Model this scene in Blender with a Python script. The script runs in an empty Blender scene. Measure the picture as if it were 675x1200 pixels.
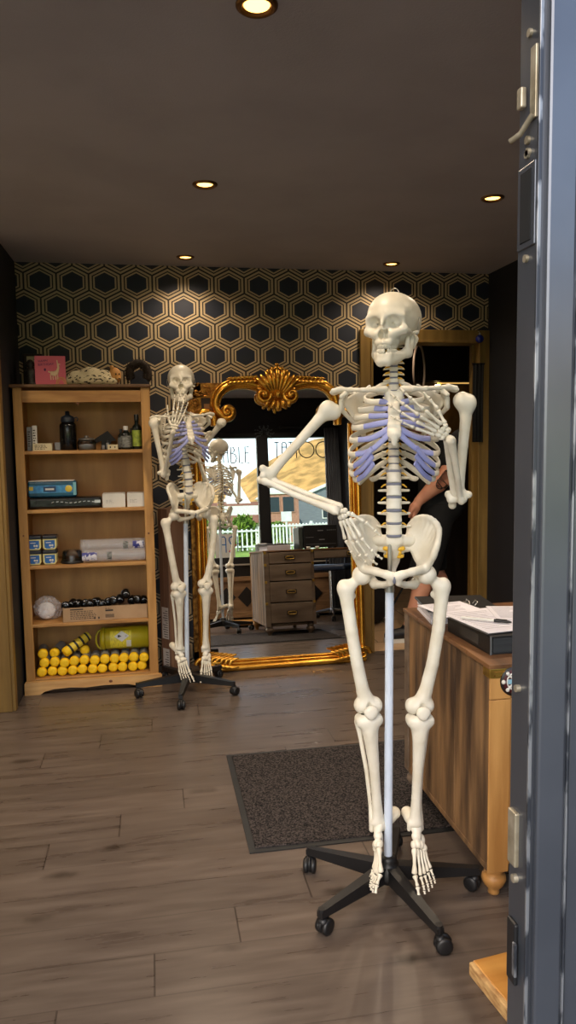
import bpy, bmesh, math, random
import numpy as np
from mathutils import Vector, Matrix
from math import sin, cos, pi, radians, atan2, sqrt

random.seed(11)
SC = bpy.context.scene
COL = SC.collection

# ---------------------------------------------------------------- materials
def lin(c):
    return tuple(((v/255.0)/12.92 if v/255.0 <= 0.04045 else ((v/255.0+0.055)/1.055)**2.4) for v in c)

def new_mat(name):
    m = bpy.data.materials.new(name)
    m.use_nodes = True
    nt = m.node_tree
    b = nt.nodes['Principled BSDF']
    return m, nt, b

def mat(name, col, rough=.5, metal=0., col2=None, scale=8., stretch=(1, 1, 1), bump=0., bscale=60., spec=.5,
        detail=4., coat=0., lo=.35, hi=.65, trans=0.):
    """procedural surface: two tones mixed by noise, with a noise bump"""
    m, nt, b = new_mat(name)
    c = lin(col)
    b.inputs['Base Color'].default_value = (*c, 1)
    b.inputs['Roughness'].default_value = rough
    b.inputs['Metallic'].default_value = metal
    b.inputs['Specular IOR Level'].default_value = spec
    b.inputs['Coat Weight'].default_value = coat
    b.inputs['Transmission Weight'].default_value = trans
    tc = nt.nodes.new('ShaderNodeTexCoord')
    mp = nt.nodes.new('ShaderNodeMapping')
    mp.inputs['Scale'].default_value = stretch
    nt.links.new(tc.outputs['Object'], mp.inputs['Vector'])
    c2 = lin(col2) if col2 else tuple(v*.86 for v in c)
    n = nt.nodes.new('ShaderNodeTexNoise')
    n.inputs['Scale'].default_value = scale
    n.inputs['Detail'].default_value = detail
    nt.links.new(mp.outputs[0], n.inputs['Vector'])
    r = nt.nodes.new('ShaderNodeValToRGB')
    r.color_ramp.elements[0].position = lo
    r.color_ramp.elements[1].position = hi
    r.color_ramp.elements[0].color = (*c2, 1)
    r.color_ramp.elements[1].color = (*c, 1)
    nt.links.new(n.outputs['Fac'], r.inputs['Fac'])
    nt.links.new(r.outputs['Color'], b.inputs['Base Color'])
    if bump:
        n2 = nt.nodes.new('ShaderNodeTexNoise')
        n2.inputs['Scale'].default_value = bscale
        n2.inputs['Detail'].default_value = 3
        nt.links.new(mp.outputs[0], n2.inputs['Vector'])
        bp = nt.nodes.new('ShaderNodeBump')
        bp.inputs['Strength'].default_value = bump
        bp.inputs['Distance'].default_value = .003
        nt.links.new(n2.outputs['Fac'], bp.inputs['Height'])
        nt.links.new(bp.outputs['Normal'], b.inputs['Normal'])
    return m

def glow(name, col, strength):
    m, nt, b = new_mat(name)
    b.inputs['Base Color'].default_value = (*lin(col), 1)
    b.inputs['Emission Color'].default_value = (*lin(col), 1)
    b.inputs['Emission Strength'].default_value = strength
    return m

def clear(name, tint=(235, 240, 240), gloss=.12, rough=.03):
    """thin clear sheet: mostly see-through, a little glossy"""
    m = bpy.data.materials.new(name)
    m.use_nodes = True
    nt = m.node_tree
    nt.nodes.clear()
    out = nt.nodes.new('ShaderNodeOutputMaterial')
    t = nt.nodes.new('ShaderNodeBsdfTransparent')
    t.inputs['Color'].default_value = (*lin(tint), 1)
    g = nt.nodes.new('ShaderNodeBsdfGlossy')
    g.inputs['Roughness'].default_value = rough
    lw = nt.nodes.new('ShaderNodeLayerWeight')
    lw.inputs['Blend'].default_value = gloss
    mx = nt.nodes.new('ShaderNodeMixShader')
    nt.links.new(lw.outputs['Fresnel'], mx.inputs['Fac'])
    nt.links.new(t.outputs[0], mx.inputs[1])
    nt.links.new(g.outputs[0], mx.inputs[2])
    nt.links.new(mx.outputs[0], out.inputs['Surface'])
    return m

def film_mat(name, col=(236, 236, 238), see=.5, rough=.18, scale=30., bump=.6):
    """milky film: part see-through, part pale glossy, crinkled"""
    m, nt, b = new_mat(name)
    b.inputs['Base Color'].default_value = (*lin(col), 1)
    b.inputs['Roughness'].default_value = rough
    out = [n for n in nt.nodes if n.type == 'OUTPUT_MATERIAL'][0]
    t = nt.nodes.new('ShaderNodeBsdfTransparent')
    n = nt.nodes.new('ShaderNodeTexNoise'); n.inputs['Scale'].default_value = scale
    tc = nt.nodes.new('ShaderNodeTexCoord')
    nt.links.new(tc.outputs['Object'], n.inputs['Vector'])
    bp = nt.nodes.new('ShaderNodeBump'); bp.inputs['Strength'].default_value = bump; bp.inputs['Distance'].default_value = .004
    nt.links.new(n.outputs['Fac'], bp.inputs['Height']); nt.links.new(bp.outputs['Normal'], b.inputs['Normal'])
    mx = nt.nodes.new('ShaderNodeMixShader')
    f = mnode(nt, 'ADD', mnode(nt, 'MULTIPLY', n.outputs['Fac'], .4), (1-see)-.2)
    nt.links.new(f, mx.inputs['Fac'])
    nt.links.new(t.outputs[0], mx.inputs[1]); nt.links.new(b.outputs[0], mx.inputs[2])
    nt.links.new(mx.outputs[0], out.inputs['Surface'])
    return m

def mnode(nt, op, a, b=None, c=None):
    n = nt.nodes.new('ShaderNodeMath')
    n.operation = op
    for i, v in enumerate((a, b, c)):
        if v is None:
            continue
        if isinstance(v, (int, float)):
            n.inputs[i].default_value = v
        else:
            nt.links.new(v, n.inputs[i])
    return n.outputs[0]

# ---------------------------------------------------------------- geometry
class G:
    """collects faces and links them as ONE mesh object"""
    def __init__(s):
        s.v = []; s.f = []; s.sm = []; s.mi = []
    def add(s, vs, fs, smooth=False, mi=0, M=None):
        o = len(s.v)
        if M is not None:
            vs = [tuple(M @ Vector(v)) for v in vs]
        s.v.extend([tuple(map(float, v)) for v in vs])
        for f in fs:
            s.f.append(tuple(i+o for i in f)); s.sm.append(smooth); s.mi.append(mi)
        return s
    def bm(s, b, smooth=False, mi=0, M=None):
        b.verts.index_update()
        vs = [tuple(v.co) for v in b.verts]
        fs = [tuple(v.index for v in f.verts) for f in b.faces]
        b.free()
        return s.add(vs, fs, smooth, mi, M)
    def box(s, x0, y0, z0, x1, y1, z1, b=0, mi=0, M=None, seg=2):
        bmm = bmesh.new()
        bmesh.ops.create_cube(bmm, size=1)
        for v in bmm.verts:
            v.co = Vector((x0 if v.co.x < 0 else x1, y0 if v.co.y < 0 else y1, z0 if v.co.z < 0 else z1))
        if b:
            bmesh.ops.bevel(bmm, geom=bmm.edges[:], offset=b, segments=seg, affect='EDGES', profile=.5)
        bmesh.ops.recalc_face_normals(bmm, faces=bmm.faces[:])
        return s.bm(bmm, False, mi, M)
    def cyl(s, p0, p1, r0, r1=None, n=16, caps=True, mi=0, M=None):
        r1 = r0 if r1 is None else r1
        p0 = Vector(p0); p1 = Vector(p1)
        t = (p1-p0).normalized()
        a = t.orthogonal().normalized(); b = t.cross(a)
        vs = []
        for p, r in ((p0, r0), (p1, r1)):
            for k in range(n):
                w = 2*pi*k/n
                vs.append(p+a*(r*cos(w))+b*(r*sin(w)))
        fs = [(k, (k+1) % n, n+(k+1) % n, n+k) for k in range(n)]
        s.add(vs, fs, True, mi, M)
        if caps:
            s.add(vs[:n], [tuple(reversed(range(n)))], False, mi, M)
            s.add(vs[n:], [tuple(range(n))], False, mi, M)
        return s
    def lathe(s, prof, n=24, M=None, mi=0, smooth=True, caps=True):
        vs = []; fs = []
        for r, z in prof:
            for k in range(n):
                w = 2*pi*k/n
                vs.append((r*cos(w), r*sin(w), z))
        for j in range(len(prof)-1):
            for k in range(n):
                a = j*n+k; b = j*n+(k+1) % n
                fs.append((a, b, b+n, a+n))
        s.add(vs, fs, smooth, mi, M)
        if caps and prof[0][0] > 1e-5:
            s.add(vs[:n], [tuple(reversed(range(n)))], False, mi, M)
        if caps and prof[-1][0] > 1e-5:
            s.add(vs[-n:], [tuple(range(n))], False, mi, M)
        return s
    def tube(s, pts, rad, n=8, up=None, closed=False, caps=True, mi=0, M=None):
        """sweep; rad: number, list, or list of (side, up) radii"""
        P = [Vector(p) for p in pts]
        N = len(P)
        if not isinstance(rad, (list, tuple)) or (len(rad) == 2 and N != 2 and not isinstance(rad[0], (list, tuple))):
            rad = [rad]*N
        vs = []; fs = []
        prev = None
        for i in range(N):
            if closed:
                t = (P[(i+1) % N]-P[i-1])
            else:
                t = P[min(i+1, N-1)]-P[max(i-1, 0)]
            t = t.normalized() if t.length > 1e-9 else Vector((0, 0, 1))
            if up is not None:
                u = Vector(up[i]) if isinstance(up, list) else Vector(up)
                a = t.cross(u)
                a = a.normalized() if a.length > 1e-6 else t.orthogonal().normalized()
            elif prev is None:
                a = t.orthogonal().normalized()
            else:
                a = prev-t*prev.dot(t)
                a = a.normalized() if a.length > 1e-6 else t.orthogonal().normalized()
            prev = a
            b = a.cross(t)
            r = rad[i]
            ra, rb = r if isinstance(r, (list, tuple)) else (r, r)
            for k in range(n):
                w = 2*pi*k/n
                vs.append(P[i]+a*(ra*cos(w))+b*(rb*sin(w)))
        for i in range(N if closed else N-1):
            j = (i+1) % N
            for k in range(n):
                k2 = (k+1) % n
                fs.append((i*n+k, j*n+k, j*n+k2, i*n+k2))
        s.add(vs, fs, True, mi, M)
        if caps and not closed:
            s.add(vs[:n], [tuple(range(n))], True, mi, M)
            s.add(vs[-n:], [tuple(reversed(range(n)))], True, mi, M)
        return s
    def ball(s, c, r, n=12, mi=0, M=None, rot=None):
        r = r if isinstance(r, (list, tuple)) else (r, r, r)
        vs = []; fs = []
        m = max(4, n//2)
        R = rot if rot is not None else Matrix.Identity(3)
        c = Vector(c)
        for j in range(m+1):
            ph = -pi/2+pi*j/m
            for k in range(n):
                w = 2*pi*k/n
                vs.append(c+R @ Vector((r[0]*cos(ph)*cos(w), r[1]*cos(ph)*sin(w), r[2]*sin(ph))))
        for j in range(m):
            for k in range(n):
                a = j*n+k; b = j*n+(k+1) % n
                fs.append((a, b, b+n, a+n))
        return s.add(vs, fs, True, mi, M)
    def prism(s, poly, z0, z1, M=None, mi=0):
        """outline in x,y extruded along z"""
        n = len(poly)
        ar = sum(poly[i][0]*poly[(i+1) % n][1]-poly[(i+1) % n][0]*poly[i][1] for i in range(n))
        if ar < 0:
            poly = poly[::-1]
        vs = [(x, y, z0) for x, y in poly]+[(x, y, z1) for x, y in poly]
        fs = [tuple(reversed(range(n))), tuple(range(n, 2*n))]
        fs += [(k, (k+1) % n, n+(k+1) % n, n+k) for k in range(n)]
        return s.add(vs, fs, False, mi, M)
    def mesh(s, name, mats):
        me = bpy.data.meshes.new(name)
        me.from_pydata(s.v, [], s.f)
        if not isinstance(mats, (list, tuple)):
            mats = [mats]
        for m in mats:
            me.materials.append(m)
        me.polygons.foreach_set('use_smooth', s.sm)
        me.polygons.foreach_set('material_index', s.mi)
        me.update()
        return me
    def build(s, name, mats, parent=None, M=None):
        return place(name, s.mesh(name, mats), parent, M)

def place(name, me, parent=None, M=None):
    o = bpy.data.objects.new(name, me)
    COL.objects.link(o)
    if parent is not None:
        o.parent = parent
    if M is not None:
        o.matrix_local = M
    return o

def tag(o, label, cat, group=None):
    o['label'] = label
    o['category'] = cat
    if group:
        o['group'] = group
    return o

def thing(name, label, cat, loc=(0, 0, 0), rz=0., group=None):
    o = bpy.data.objects.new(name, None)
    COL.objects.link(o)
    o.empty_display_size = .05
    o.matrix_local = Matrix.Translation(loc) @ Matrix.Rotation(rz, 4, 'Z')
    return tag(o, label, cat, group)

def struct(o):
    o['kind'] = 'structure'
    return o

def T(x, y, z):
    return Matrix.Translation((x, y, z))
def RZ(a): return Matrix.Rotation(a, 4, 'Z')
def RX(a): return Matrix.Rotation(a, 4, 'X')
def RY(a): return Matrix.Rotation(a, 4, 'Y')

def frame(A, B, front, L0=None):
    """matrix taking -Z to the direction A->B, -Y as near as may be to front"""
    A = Vector(A); B = Vector(B)
    z = (A-B).normalized()
    f = Vector(front)
    y = -(f-z*f.dot(z)).normalized()
    x = y.cross(z)
    M = Matrix((x, y, z)).transposed().to_4x4()
    if L0:
        M = M @ Matrix.Diagonal((1, 1, (A-B).length/L0, 1))
    return Matrix.Translation(A) @ M

def text_mesh(txt, size, depth=.0006):
    cu = bpy.data.curves.new('lettering', 'FONT')
    cu.body = txt
    cu.size = size
    cu.extrude = depth
    cu.align_x = 'CENTER'
    cu.align_y = 'CENTER'
    o = bpy.data.objects.new('lettering', cu)
    me = bpy.data.meshes.new_from_object(o)
    bpy.data.objects.remove(o)
    vs = [tuple(v.co) for v in me.vertices]
    fs = [tuple(p.vertices) for p in me.polygons]
    bpy.data.meshes.remove(me)
    return vs, fs

# ---------------------------------------------------------------- implicit surfaces
def smin(a, b, k):
    h = np.clip(.5+.5*(b-a)/k, 0, 1)
    return b+(a-b)*h-k*h*(1-h)
def smax(a, b, k):
    return -smin(-a, -b, k)
def cap(P, a, b, ra, rb=None):
    rb = ra if rb is None else rb
    a = np.array(a, np.float32); b = np.array(b, np.float32)
    d = b-a
    dd = float(d@d)+1e-12
    qx, qy, qz = P[0]-a[0], P[1]-a[1], P[2]-a[2]
    h = np.clip((qx*d[0]+qy*d[1]+qz*d[2])/dd, 0, 1)
    return np.sqrt((qx-h*d[0])**2+(qy-h*d[1])**2+(qz-h*d[2])**2)-(ra+(rb-ra)*h)
def ell(P, c, r, R=None):
    q = [P[0]-c[0], P[1]-c[1], P[2]-c[2]]
    if R is not None:
        R = np.array(R)
        q = [R[0][i]*q[0]+R[1][i]*q[1]+R[2][i]*q[2] for i in range(3)]
    k0 = np.sqrt((q[0]/r[0])**2+(q[1]/r[1])**2+(q[2]/r[2])**2)
    k1 = np.sqrt((q[0]/r[0]**2)**2+(q[1]/r[1]**2)**2+(q[2]/r[2]**2)**2)+1e-9
    return k0*(k0-1)/k1
def chain(P, pts, rs, k=.005):
    d = None
    for i in range(len(pts)-1):
        c = cap(P, pts[i], pts[i+1], rs[i], rs[i+1])
        d = c if d is None else smin(d, c, k)
    return d
def rbox(P, c, h, r):
    q = [np.abs(P[i]-c[i])-h[i]+r for i in range(3)]
    o = np.sqrt(sum(np.maximum(v, 0)**2 for v in q))
    return o+np.minimum(np.maximum(np.maximum(q[0], q[1]), q[2]), 0)-r

def surf(fn, lo, hi, res):
    """surface nets over a field; returns verts, quads"""
    lo = np.array(lo, np.float32); hi = np.array(hi, np.float32)
    n = np.ceil((hi-lo)/res).astype(int)+1
    ax = [lo[i]+res*np.arange(n[i], dtype=np.float32) for i in range(3)]
    P = np.meshgrid(*ax, indexing='ij')
    V = fn(P).astype(np.float32)
    ins = V < 0
    c = n-1
    acc = np.zeros((*c, 3), np.float32); cnt = np.zeros(c, np.float32)
    for d in range(3):
        s0 = [slice(None)]*3; s1 = [slice(None)]*3
        s0[d] = slice(0, -1); s1[d] = slice(1, None)
        a = V[tuple(s0)]; b = V[tuple(s1)]
        cr = (a < 0) != (b < 0)
        t = np.where(cr, a/np.where(a == b, 1, a-b), 0)
        o1, o2 = [i for i in range(3) if i != d]
        for u in (0, 1):
            for w in (0, 1):
                sl = [slice(None)]*3
                sl[o1] = slice(u, u+c[o1]); sl[o2] = slice(w, w+c[o2])
                sl = tuple(sl)
                m = cr[sl]
                cnt += m
                acc[..., d] += np.where(m, t[sl], 0)
                acc[..., o1] += np.where(m, u, 0)
                acc[..., o2] += np.where(m, w, 0)
    act = cnt > 0
    idx = -np.ones(c, int)
    idx[act] = np.arange(act.sum())
    base = np.stack(np.nonzero(act), 1).astype(np.float32)
    vs = lo+res*(base+acc[act]/cnt[act][:, None])
    quads = []
    for d in range(3):
        s0 = [slice(None)]*3; s1 = [slice(None)]*3
        s0[d] = slice(0, -1); s1[d] = slice(1, None)
        cr = ins[tuple(s0)] != ins[tuple(s1)]
        fl = ins[tuple(s0)]
        o1, o2 = [(1, 2), (2, 0), (0, 1)][d]
        I = np.stack(np.nonzero(cr), 1)
        ok = (I[:, o1] > 0) & (I[:, o2] > 0) & (I[:, o1] < n[o1]-1) & (I[:, o2] < n[o2]-1)
        I = I[ok]
        f = fl[tuple(I.T)]
        def g(a, b):
            J = I.copy(); J[:, o1] += a; J[:, o2] += b
            return idx[tuple(J.T)]
        q = np.stack([g(-1, -1), g(0, -1), g(0, 0), g(-1, 0)], 1)
        q[~f] = q[~f][:, ::-1]
        quads.append(q)
    q = np.concatenate(quads)
    return vs, q

def relax(vs, q, it=1, lam=.5):
    e = np.concatenate([q[:, [0, 1]], q[:, [1, 2]], q[:, [2, 3]], q[:, [3, 0]]])
    e = np.concatenate([e, e[:, ::-1]])
    deg = np.bincount(e[:, 0], minlength=len(vs)).astype(np.float32)[:, None]
    for _ in range(it):
        s = np.zeros_like(vs)
        for k in range(3):
            s[:, k] = np.bincount(e[:, 0], vs[e[:, 1], k], minlength=len(vs))
        vs = vs+lam*(s/np.maximum(deg, 1)-vs)
    return vs

def sdf_G(fn, lo, hi, res, it=1):
    vs, q = surf(fn, lo, hi, res)
    if it:
        vs = relax(vs, q, it)
    g = G()
    g.v = vs.tolist(); g.f = [tuple(f) for f in q.tolist()]
    g.sm = [True]*len(g.f); g.mi = [0]*len(g.f)
    return g

def mirror(g):
    m = G()
    m.v = [(-x, y, z) for x, y, z in g.v]
    m.f = [tuple(reversed(f)) for f in g.f]
    m.sm = list(g.sm); m.mi = list(g.mi)
    return m
# ================================================================ bones
BONE = mat('bone_plastic', (228, 223, 209), .42, col2=(214, 207, 189), scale=14, bump=.12, bscale=90)
DISC = mat('disc_blue_grey', (120, 124, 140), .5)
CART = mat('cartilage_lilac', (156, 162, 212), .45, col2=(142, 148, 204))
NERVE = mat('nerve_yellow', (226, 178, 52), .5)
STEEL = mat('screw_steel', (190, 188, 182), .3, .9)
POLE = mat('pole_pale_blue_enamel', (206, 218, 236), .3)
BLACKP = mat('black_plastic', (24, 24, 26), .42, col2=(18, 18, 20), spec=.5)

def f_skull(P):
    A = (np.abs(P[0]), P[1], P[2])
    d = ell(P, (0, .018, .066), (.071, .090, .068))
    d = smin(d, ell(P, (0, -.030, .070), (.057, .056, .056)), .03)
    d = smin(d, ell(P, (0, .078, .045), (.046, .036, .042)), .03)
    d = smin(d, ell(P, (0, .0, .012), (.044, .058, .022)), .02)
    d = smin(d, ell(P, (0, -.060, .010), (.036, .030, .036)), .014)
    d = smin(d, cap(A, (.010, -.080, .064), (.044, -.070, .064), .0075, .006), .018)
    d = smin(d, cap(A, (.051, -.069, .060), (.051, -.066, .026), .006, .006), .008)
    d = smin(d, cap(A, (.051, -.066, .024), (.025, -.079, .014), .0105, .0115), .012)
    d = smin(d, chain(A, [(.052, -.063, .024), (.066, -.030, .020), (.068, .0, .021)], [.0095, .0062, .006]), .008)
    d = smin(d, cap(P, (0, -.086, .060), (0, -.099, .037), .007, .0045), .006)
    d = smin(d, chain(A, [(0, -.090, -.009), (.016, -.083, -.009), (.026, -.058, -.009)], [.008, .008, .008], .008), .008)
    d = smin(d, cap(A, (.054, .022, .006), (.050, .018, -.016), .011, .007), .010)
    # eye sockets, pear-shaped nose opening, hollow temples, space below the palate
    d = smax(d, -ell(A, (.0300, -.092, .0445), (.0205, .026, .0185)), .004)
    d = smax(d, -ell(A, (.0215, -.072, .044), (.0045, .014, .0028)), .002)
    d = smax(d, -smin(ell(A, (.0062, -.098, .014), (.0085, .036, .0150)), cap(P, (0, -.116, .022), (0, -.096, .034), .0055, .0045), .004), .0015)
    d = smax(d, -ell(A, (.076, -.034, .030), (.0125, .022, .026)), .010)
    d = smax(d, -ell(P, (0, -.040, -.018), (.021, .040, .018)), .006)
    d = smax(d, -ell(A, (.057, -.040, .006), (.009, .014, .012)), .006)
    return d

def f_jaw(P):
    A = (np.abs(P[0]), P[1], P[2])
    d = chain(A, [(0, -.087, -.057), (.010, -.084, -.058), (.027, -.052, -.048), (.041, -.018, -.034)], [.0120, .0115, .0105, .0115], .010)
    d = smin(d, chain(A, [(0, -.088, -.042), (.014, -.082, -.041), (.026, -.056, -.036)], [.0085, .0085, .0075], .008), .008)
    d = smin(d, cap(A, (.047, -.012, -.036), (.053, -.001, .012), .0110, .0075), .008)
    d = smin(d, cap(A, (.046, -.024, -.034), (.049, -.026, .006), .0100, .0055), .010)
    d = smin(d, cap(A, (.024, -.060, -.046), (.040, -.028, -.034), .0100, .0100), .010)
    return d

def teeth(g, z, h, skip=()):
    for i in range(14):
        t = radians(-78+12*i)
        if i in skip:
            continue
        w = .0041 if 4 <= i <= 9 else .0050
        R = Matrix.Rotation(t, 3, 'Z')
        g.ball((.0265*sin(t), -.055-.0385*cos(t), z), (w, .0035, h), 8, rot=R)

SK = sdf_G(f_skull, (-.082, -.112, -.036), (.082, .122, .142), .0024, 1)
teeth(SK, -.0175, .0090)
JAW = sdf_G(f_jaw, (-.066, -.104, -.074), (.066, .014, .022), .0024, 1)
teeth(JAW, -.0315, .0085, skip=(8,))

def f_vert(bw, bd, bh, tr, sp, ped):
    def f(P):
        A = (np.abs(P[0]), P[1], P[2])
        wa = .90+.10*(P[2]/bh)**2
        r = np.sqrt((P[0]/(bw*wa))**2+(P[1]/(bd*wa))**2)
        d = smax((r-1)*bd, np.abs(P[2])-bh, .003)
        k = ped
        d = smin(d, cap(A, (bw*.5, bd*.7, bh*.2), (bw*.6, bd*1.6, bh*.1), .005*k), .003)
        d = smin(d, cap(A, (bw*.6, bd*1.6, bh*.1), (0, bd*2.3, -bh*.3), .005*k), .004)
        d = smin(d, cap(P, (0, bd*2.2, -bh*.2), sp, .0045*k, .005*k), .004)
        d = smin(d, cap(A, (bw*.6, bd*1.5, bh*.2), tr, .005*k, .0038*k), .004)
        d = smin(d, cap(A, (bw*.65, bd*1.8, bh), (bw*.65, bd*1.95, -bh*1.1), .0046*k), .003)
        return d
    return f
V_L = sdf_G(f_vert(.0235, .017, .0152, (.044, .034, .004), (0, .068, -.008), 1.05), (-.052, -.022, -.028), (.052, .078, .026), .0026)
V_T = sdf_G(f_vert(.0155, .013, .0085, (.030, .034, .008), (0, .052, -.024), .9), (-.038, -.018, -.034), (.038, .062, .018), .0022)
V_C = sdf_G(f_vert(.0125, .0095, .0062, (.027, .010, -.001), (0, .040, -.009), .8), (-.034, -.015, -.019), (.034, .05, .014), .002)

def f_hip(P):
    A = (np.abs(P[0]), P[1], P[2])
    inn = [(.043, .048, 1.088), (.054, .036, 1.060), (.070, .014, 1.030), (.084, -.014, 1.012), (.090, -.030, 1.006)]
    out = [(.046, .066, 1.118), (.066, .052, 1.143), (.098, .018, 1.149), (.124, -.022, 1.128), (.120, -.056, 1.085), (.108, -.054, 1.046)]
    def lerp(L, t):
        x = t*(len(L)-1); i = min(int(x), len(L)-2); w = x-i
        p0, p1, p2, p3 = L[max(i-1, 0)], L[i], L[i+1], L[min(i+2, len(L)-1)]
        return tuple(.5*(2*p1[k]+(p2[k]-p0[k])*w+(2*p0[k]-5*p1[k]+4*p2[k]-p3[k])*w*w+(3*p1[k]-p0[k]-3*p2[k]+p3[k])*w**3) for k in range(3))
    d = None
    for j in range(15):
        t = j/14
        c = cap(A, lerp(inn, t), lerp(out, t), .0085, .0065)
        d = c if d is None else smin(d, c, .010)
    d = smin(d, chain(A, [lerp(out, j/16) for j in range(17)], [.0085]*17, .003), .005)
    d = smin(d, chain(A, inn, [.010, .009, .010, .012, .012], .006), .008)
    d = smin(d, ell(A, (.086, -.006, .994), (.026, .030, .031)), .010)
    d = smin(d, chain(A, [(.080, -.036, 1.008), (.050, -.070, 1.006), (.022, -.092, 1.002), (.008, -.097, .997)], [.0135, .0115, .0115, .0125], .006), .008)
    d = smin(d, cap(A, (.009, -.097, 1.000), (.010, -.093, .982), .011, .009), .006)
    d = smin(d, chain(A, [(.012, -.090, .978), (.030, -.060, .967), (.054, -.018, .960)], [.0100, .0095, .0130], .005), .006)
    d = smin(d, chain(A, [(.056, -.004, .958), (.070, .010, .975), (.086, .010, 1.004)], [.015, .013, .014], .006), .008)
    d = smin(d, chain(A, [(.050, .052, 1.068), (.066, .040, 1.030), (.084, .014, 1.004)], [.011, .009, .010], .006), .008)
    d = smax(d, -ell(A, (.102, -.014, .985), (.0265, .0300, .0295)), .004)
    return d
HIP = sdf_G(f_hip, (-.142, -.118, .928), (.142, .085, 1.168), .0034, 1)

def f_sacrum(P):
    A = (np.abs(P[0]), P[1], P[2])
    d = rbox(P, (0, .010, 1.086), (.024, .016, .014), .006)
    d = smin(d, cap(A, (.012, .012, 1.084), (.046, .030, 1.082), .016, .017), .008)
    d = smin(d, cap(A, (.010, .026, 1.058), (.040, .040, 1.060), .015, .014), .008)
    d = smin(d, chain(P, [(0, .020, 1.072), (0, .038, 1.046), (0, .050, 1.020), (0, .052, 1.004)], [.024, .022, .016, .011], .008), .008)
    d = smin(d, cap(A, (.006, .044, 1.040), (.024, .050, 1.036), .010, .007), .008)
    d = smin(d, chain(P, [(0, .052, 1.002), (0, .048, .988), (0, .040, .978)], [.008, .006, .004], .004), .004)
    d = smax(d, -ell(A, (.0165, .016, 1.060), (.0062, .02, .0055)), .002)
    d = smax(d, -ell(A, (.0150, .028, 1.036), (.0052, .02, .0045)), .002)
    return d
SAC = sdf_G(f_sacrum, (-.070, -.016, .966), (.070, .078, 1.116), .0026, 1)

def f_scap(P):
    d = None
    A = (.070, .082, 1.532); B = (.088, .102, 1.385)
    for j in range(13):
        t = j/12
        a = tuple(A[k]+(B[k]-A[k])*t for k in range(3))
        g = (.146-.036*t, .022+.050*t, 1.488-.05*t)
        mid = tuple(a[k]*.5+g[k]*.5 for k in range(3))
        mid = (mid[0]+.004, mid[1]+.014, mid[2])
        c = chain(P, [a, mid, g], [.0035, .0030, .0055], .004)
        d = c if d is None else smin(d, c, .008)
    d = smin(d, cap(P, A, B, .0048), .004)
    d = smin(d, chain(P, [B, (.116, .070, 1.425), (.148, .020, 1.462)], [.0055, .0055, .0075], .004), .005)
    d = smin(d, chain(P, [(.080, .096, 1.505), (.120, .076, 1.512), (.156, .040, 1.518), (.172, .012, 1.512)], [.003, .006, .007, .008], .006), .005)
    d = smin(d, ell(P, (.168, .010, 1.513), (.015, .018, .006)), .006)
    d = smin(d, chain(P, [(.140, .012, 1.497), (.134, -.020, 1.508), (.146, -.036, 1.497)], [.009, .007, .007], .006), .005)
    d = smin(d, ell(P, (.150, .014, 1.477), (.009, .015, .021)), .006)
    d = smax(d, -ell(P, (.163, .010, 1.477), (.008, .011, .016)), .003)
    return d
SCAP = sdf_G(f_scap, (.058, -.05, 1.355), (.196, .122, 1.552), .0030, 1)

def f_clav(P):
    d = chain(P, [(.024, -.074, 1.513), (.050, -.084, 1.512), (.085, -.070, 1.512), (.120, -.034, 1.516), (.150, -.010, 1.520), (.172, .0, 1.516)],
              [.0095, .0072, .0062, .0060, .0068, .0075], .008)
    return d
CLAV = sdf_G(f_clav, (.008, -.098, 1.496), (.188, .016, 1.534), .0026, 1)

def f_sternum(P):
    d = rbox(P, (0, -.070, 1.490), (.024, .0055, .018), .004)
    d = smin(d, cap((np.abs(P[0]), P[1], P[2]), (.018, -.066, 1.506), (.010, -.071, 1.476), .009, .008), .006)
    d = smin(d, cap(P, (-.004, -.084, 1.455), (.004, -.084, 1.455), .012), .010)
    for z, w in ((1.462, .0145), (1.442, .0155), (1.424, .0170), (1.408, .0185), (1.392, .0185)):
        y = -.072-(1.49-z)*.34
        d = smin(d, rbox(P, (0, y, z), (w, .0055, .011), .005), .008)
    d = smin(d, cap(P, (0, -.106, 1.388), (0, -.110, 1.363), .014, .0065), .008)
    return d
STERN = sdf_G(f_sternum, (-.038, -.122, 1.350), (.038, -.056, 1.522), .0024, 1)

def f_humerus(P):
    d = ell(P, (-.009, -.002, -.002), (.0250, .0250, .0250))
    d = smin(d, ell(P, (.014, -.002, -.008), (.0175, .021, .024)), .010)
    d = smin(d, chain(P, [(.002, 0, -.015), (.005, 0, -.05), (.003, 0, -.13), (.001, 0, -.225), (.0, 0, -.262)], [.021, .0160, .0138, .0136, .0160], .003), .014)
    d = smin(d, cap(P, (-.028, 0, -.270), (.028, 0, -.268), .0115, .0110), .014)
    d = smin(d, cap(P, (-.020, -.003, -.284), (-.004, -.003, -.282), .0125, .0100), .006)
    d = smin(d, ell(P, (.014, -.006, -.282), (.011, .011, .011)), .005)
    d = smax(d, -ell(P, (-.006, .014, -.266), (.010, .008, .010)), .004)
    return d
HUM = sdf_G(f_humerus, (-.046, -.034, -.306), (.046, .032, .034), .0030, 1)

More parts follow.
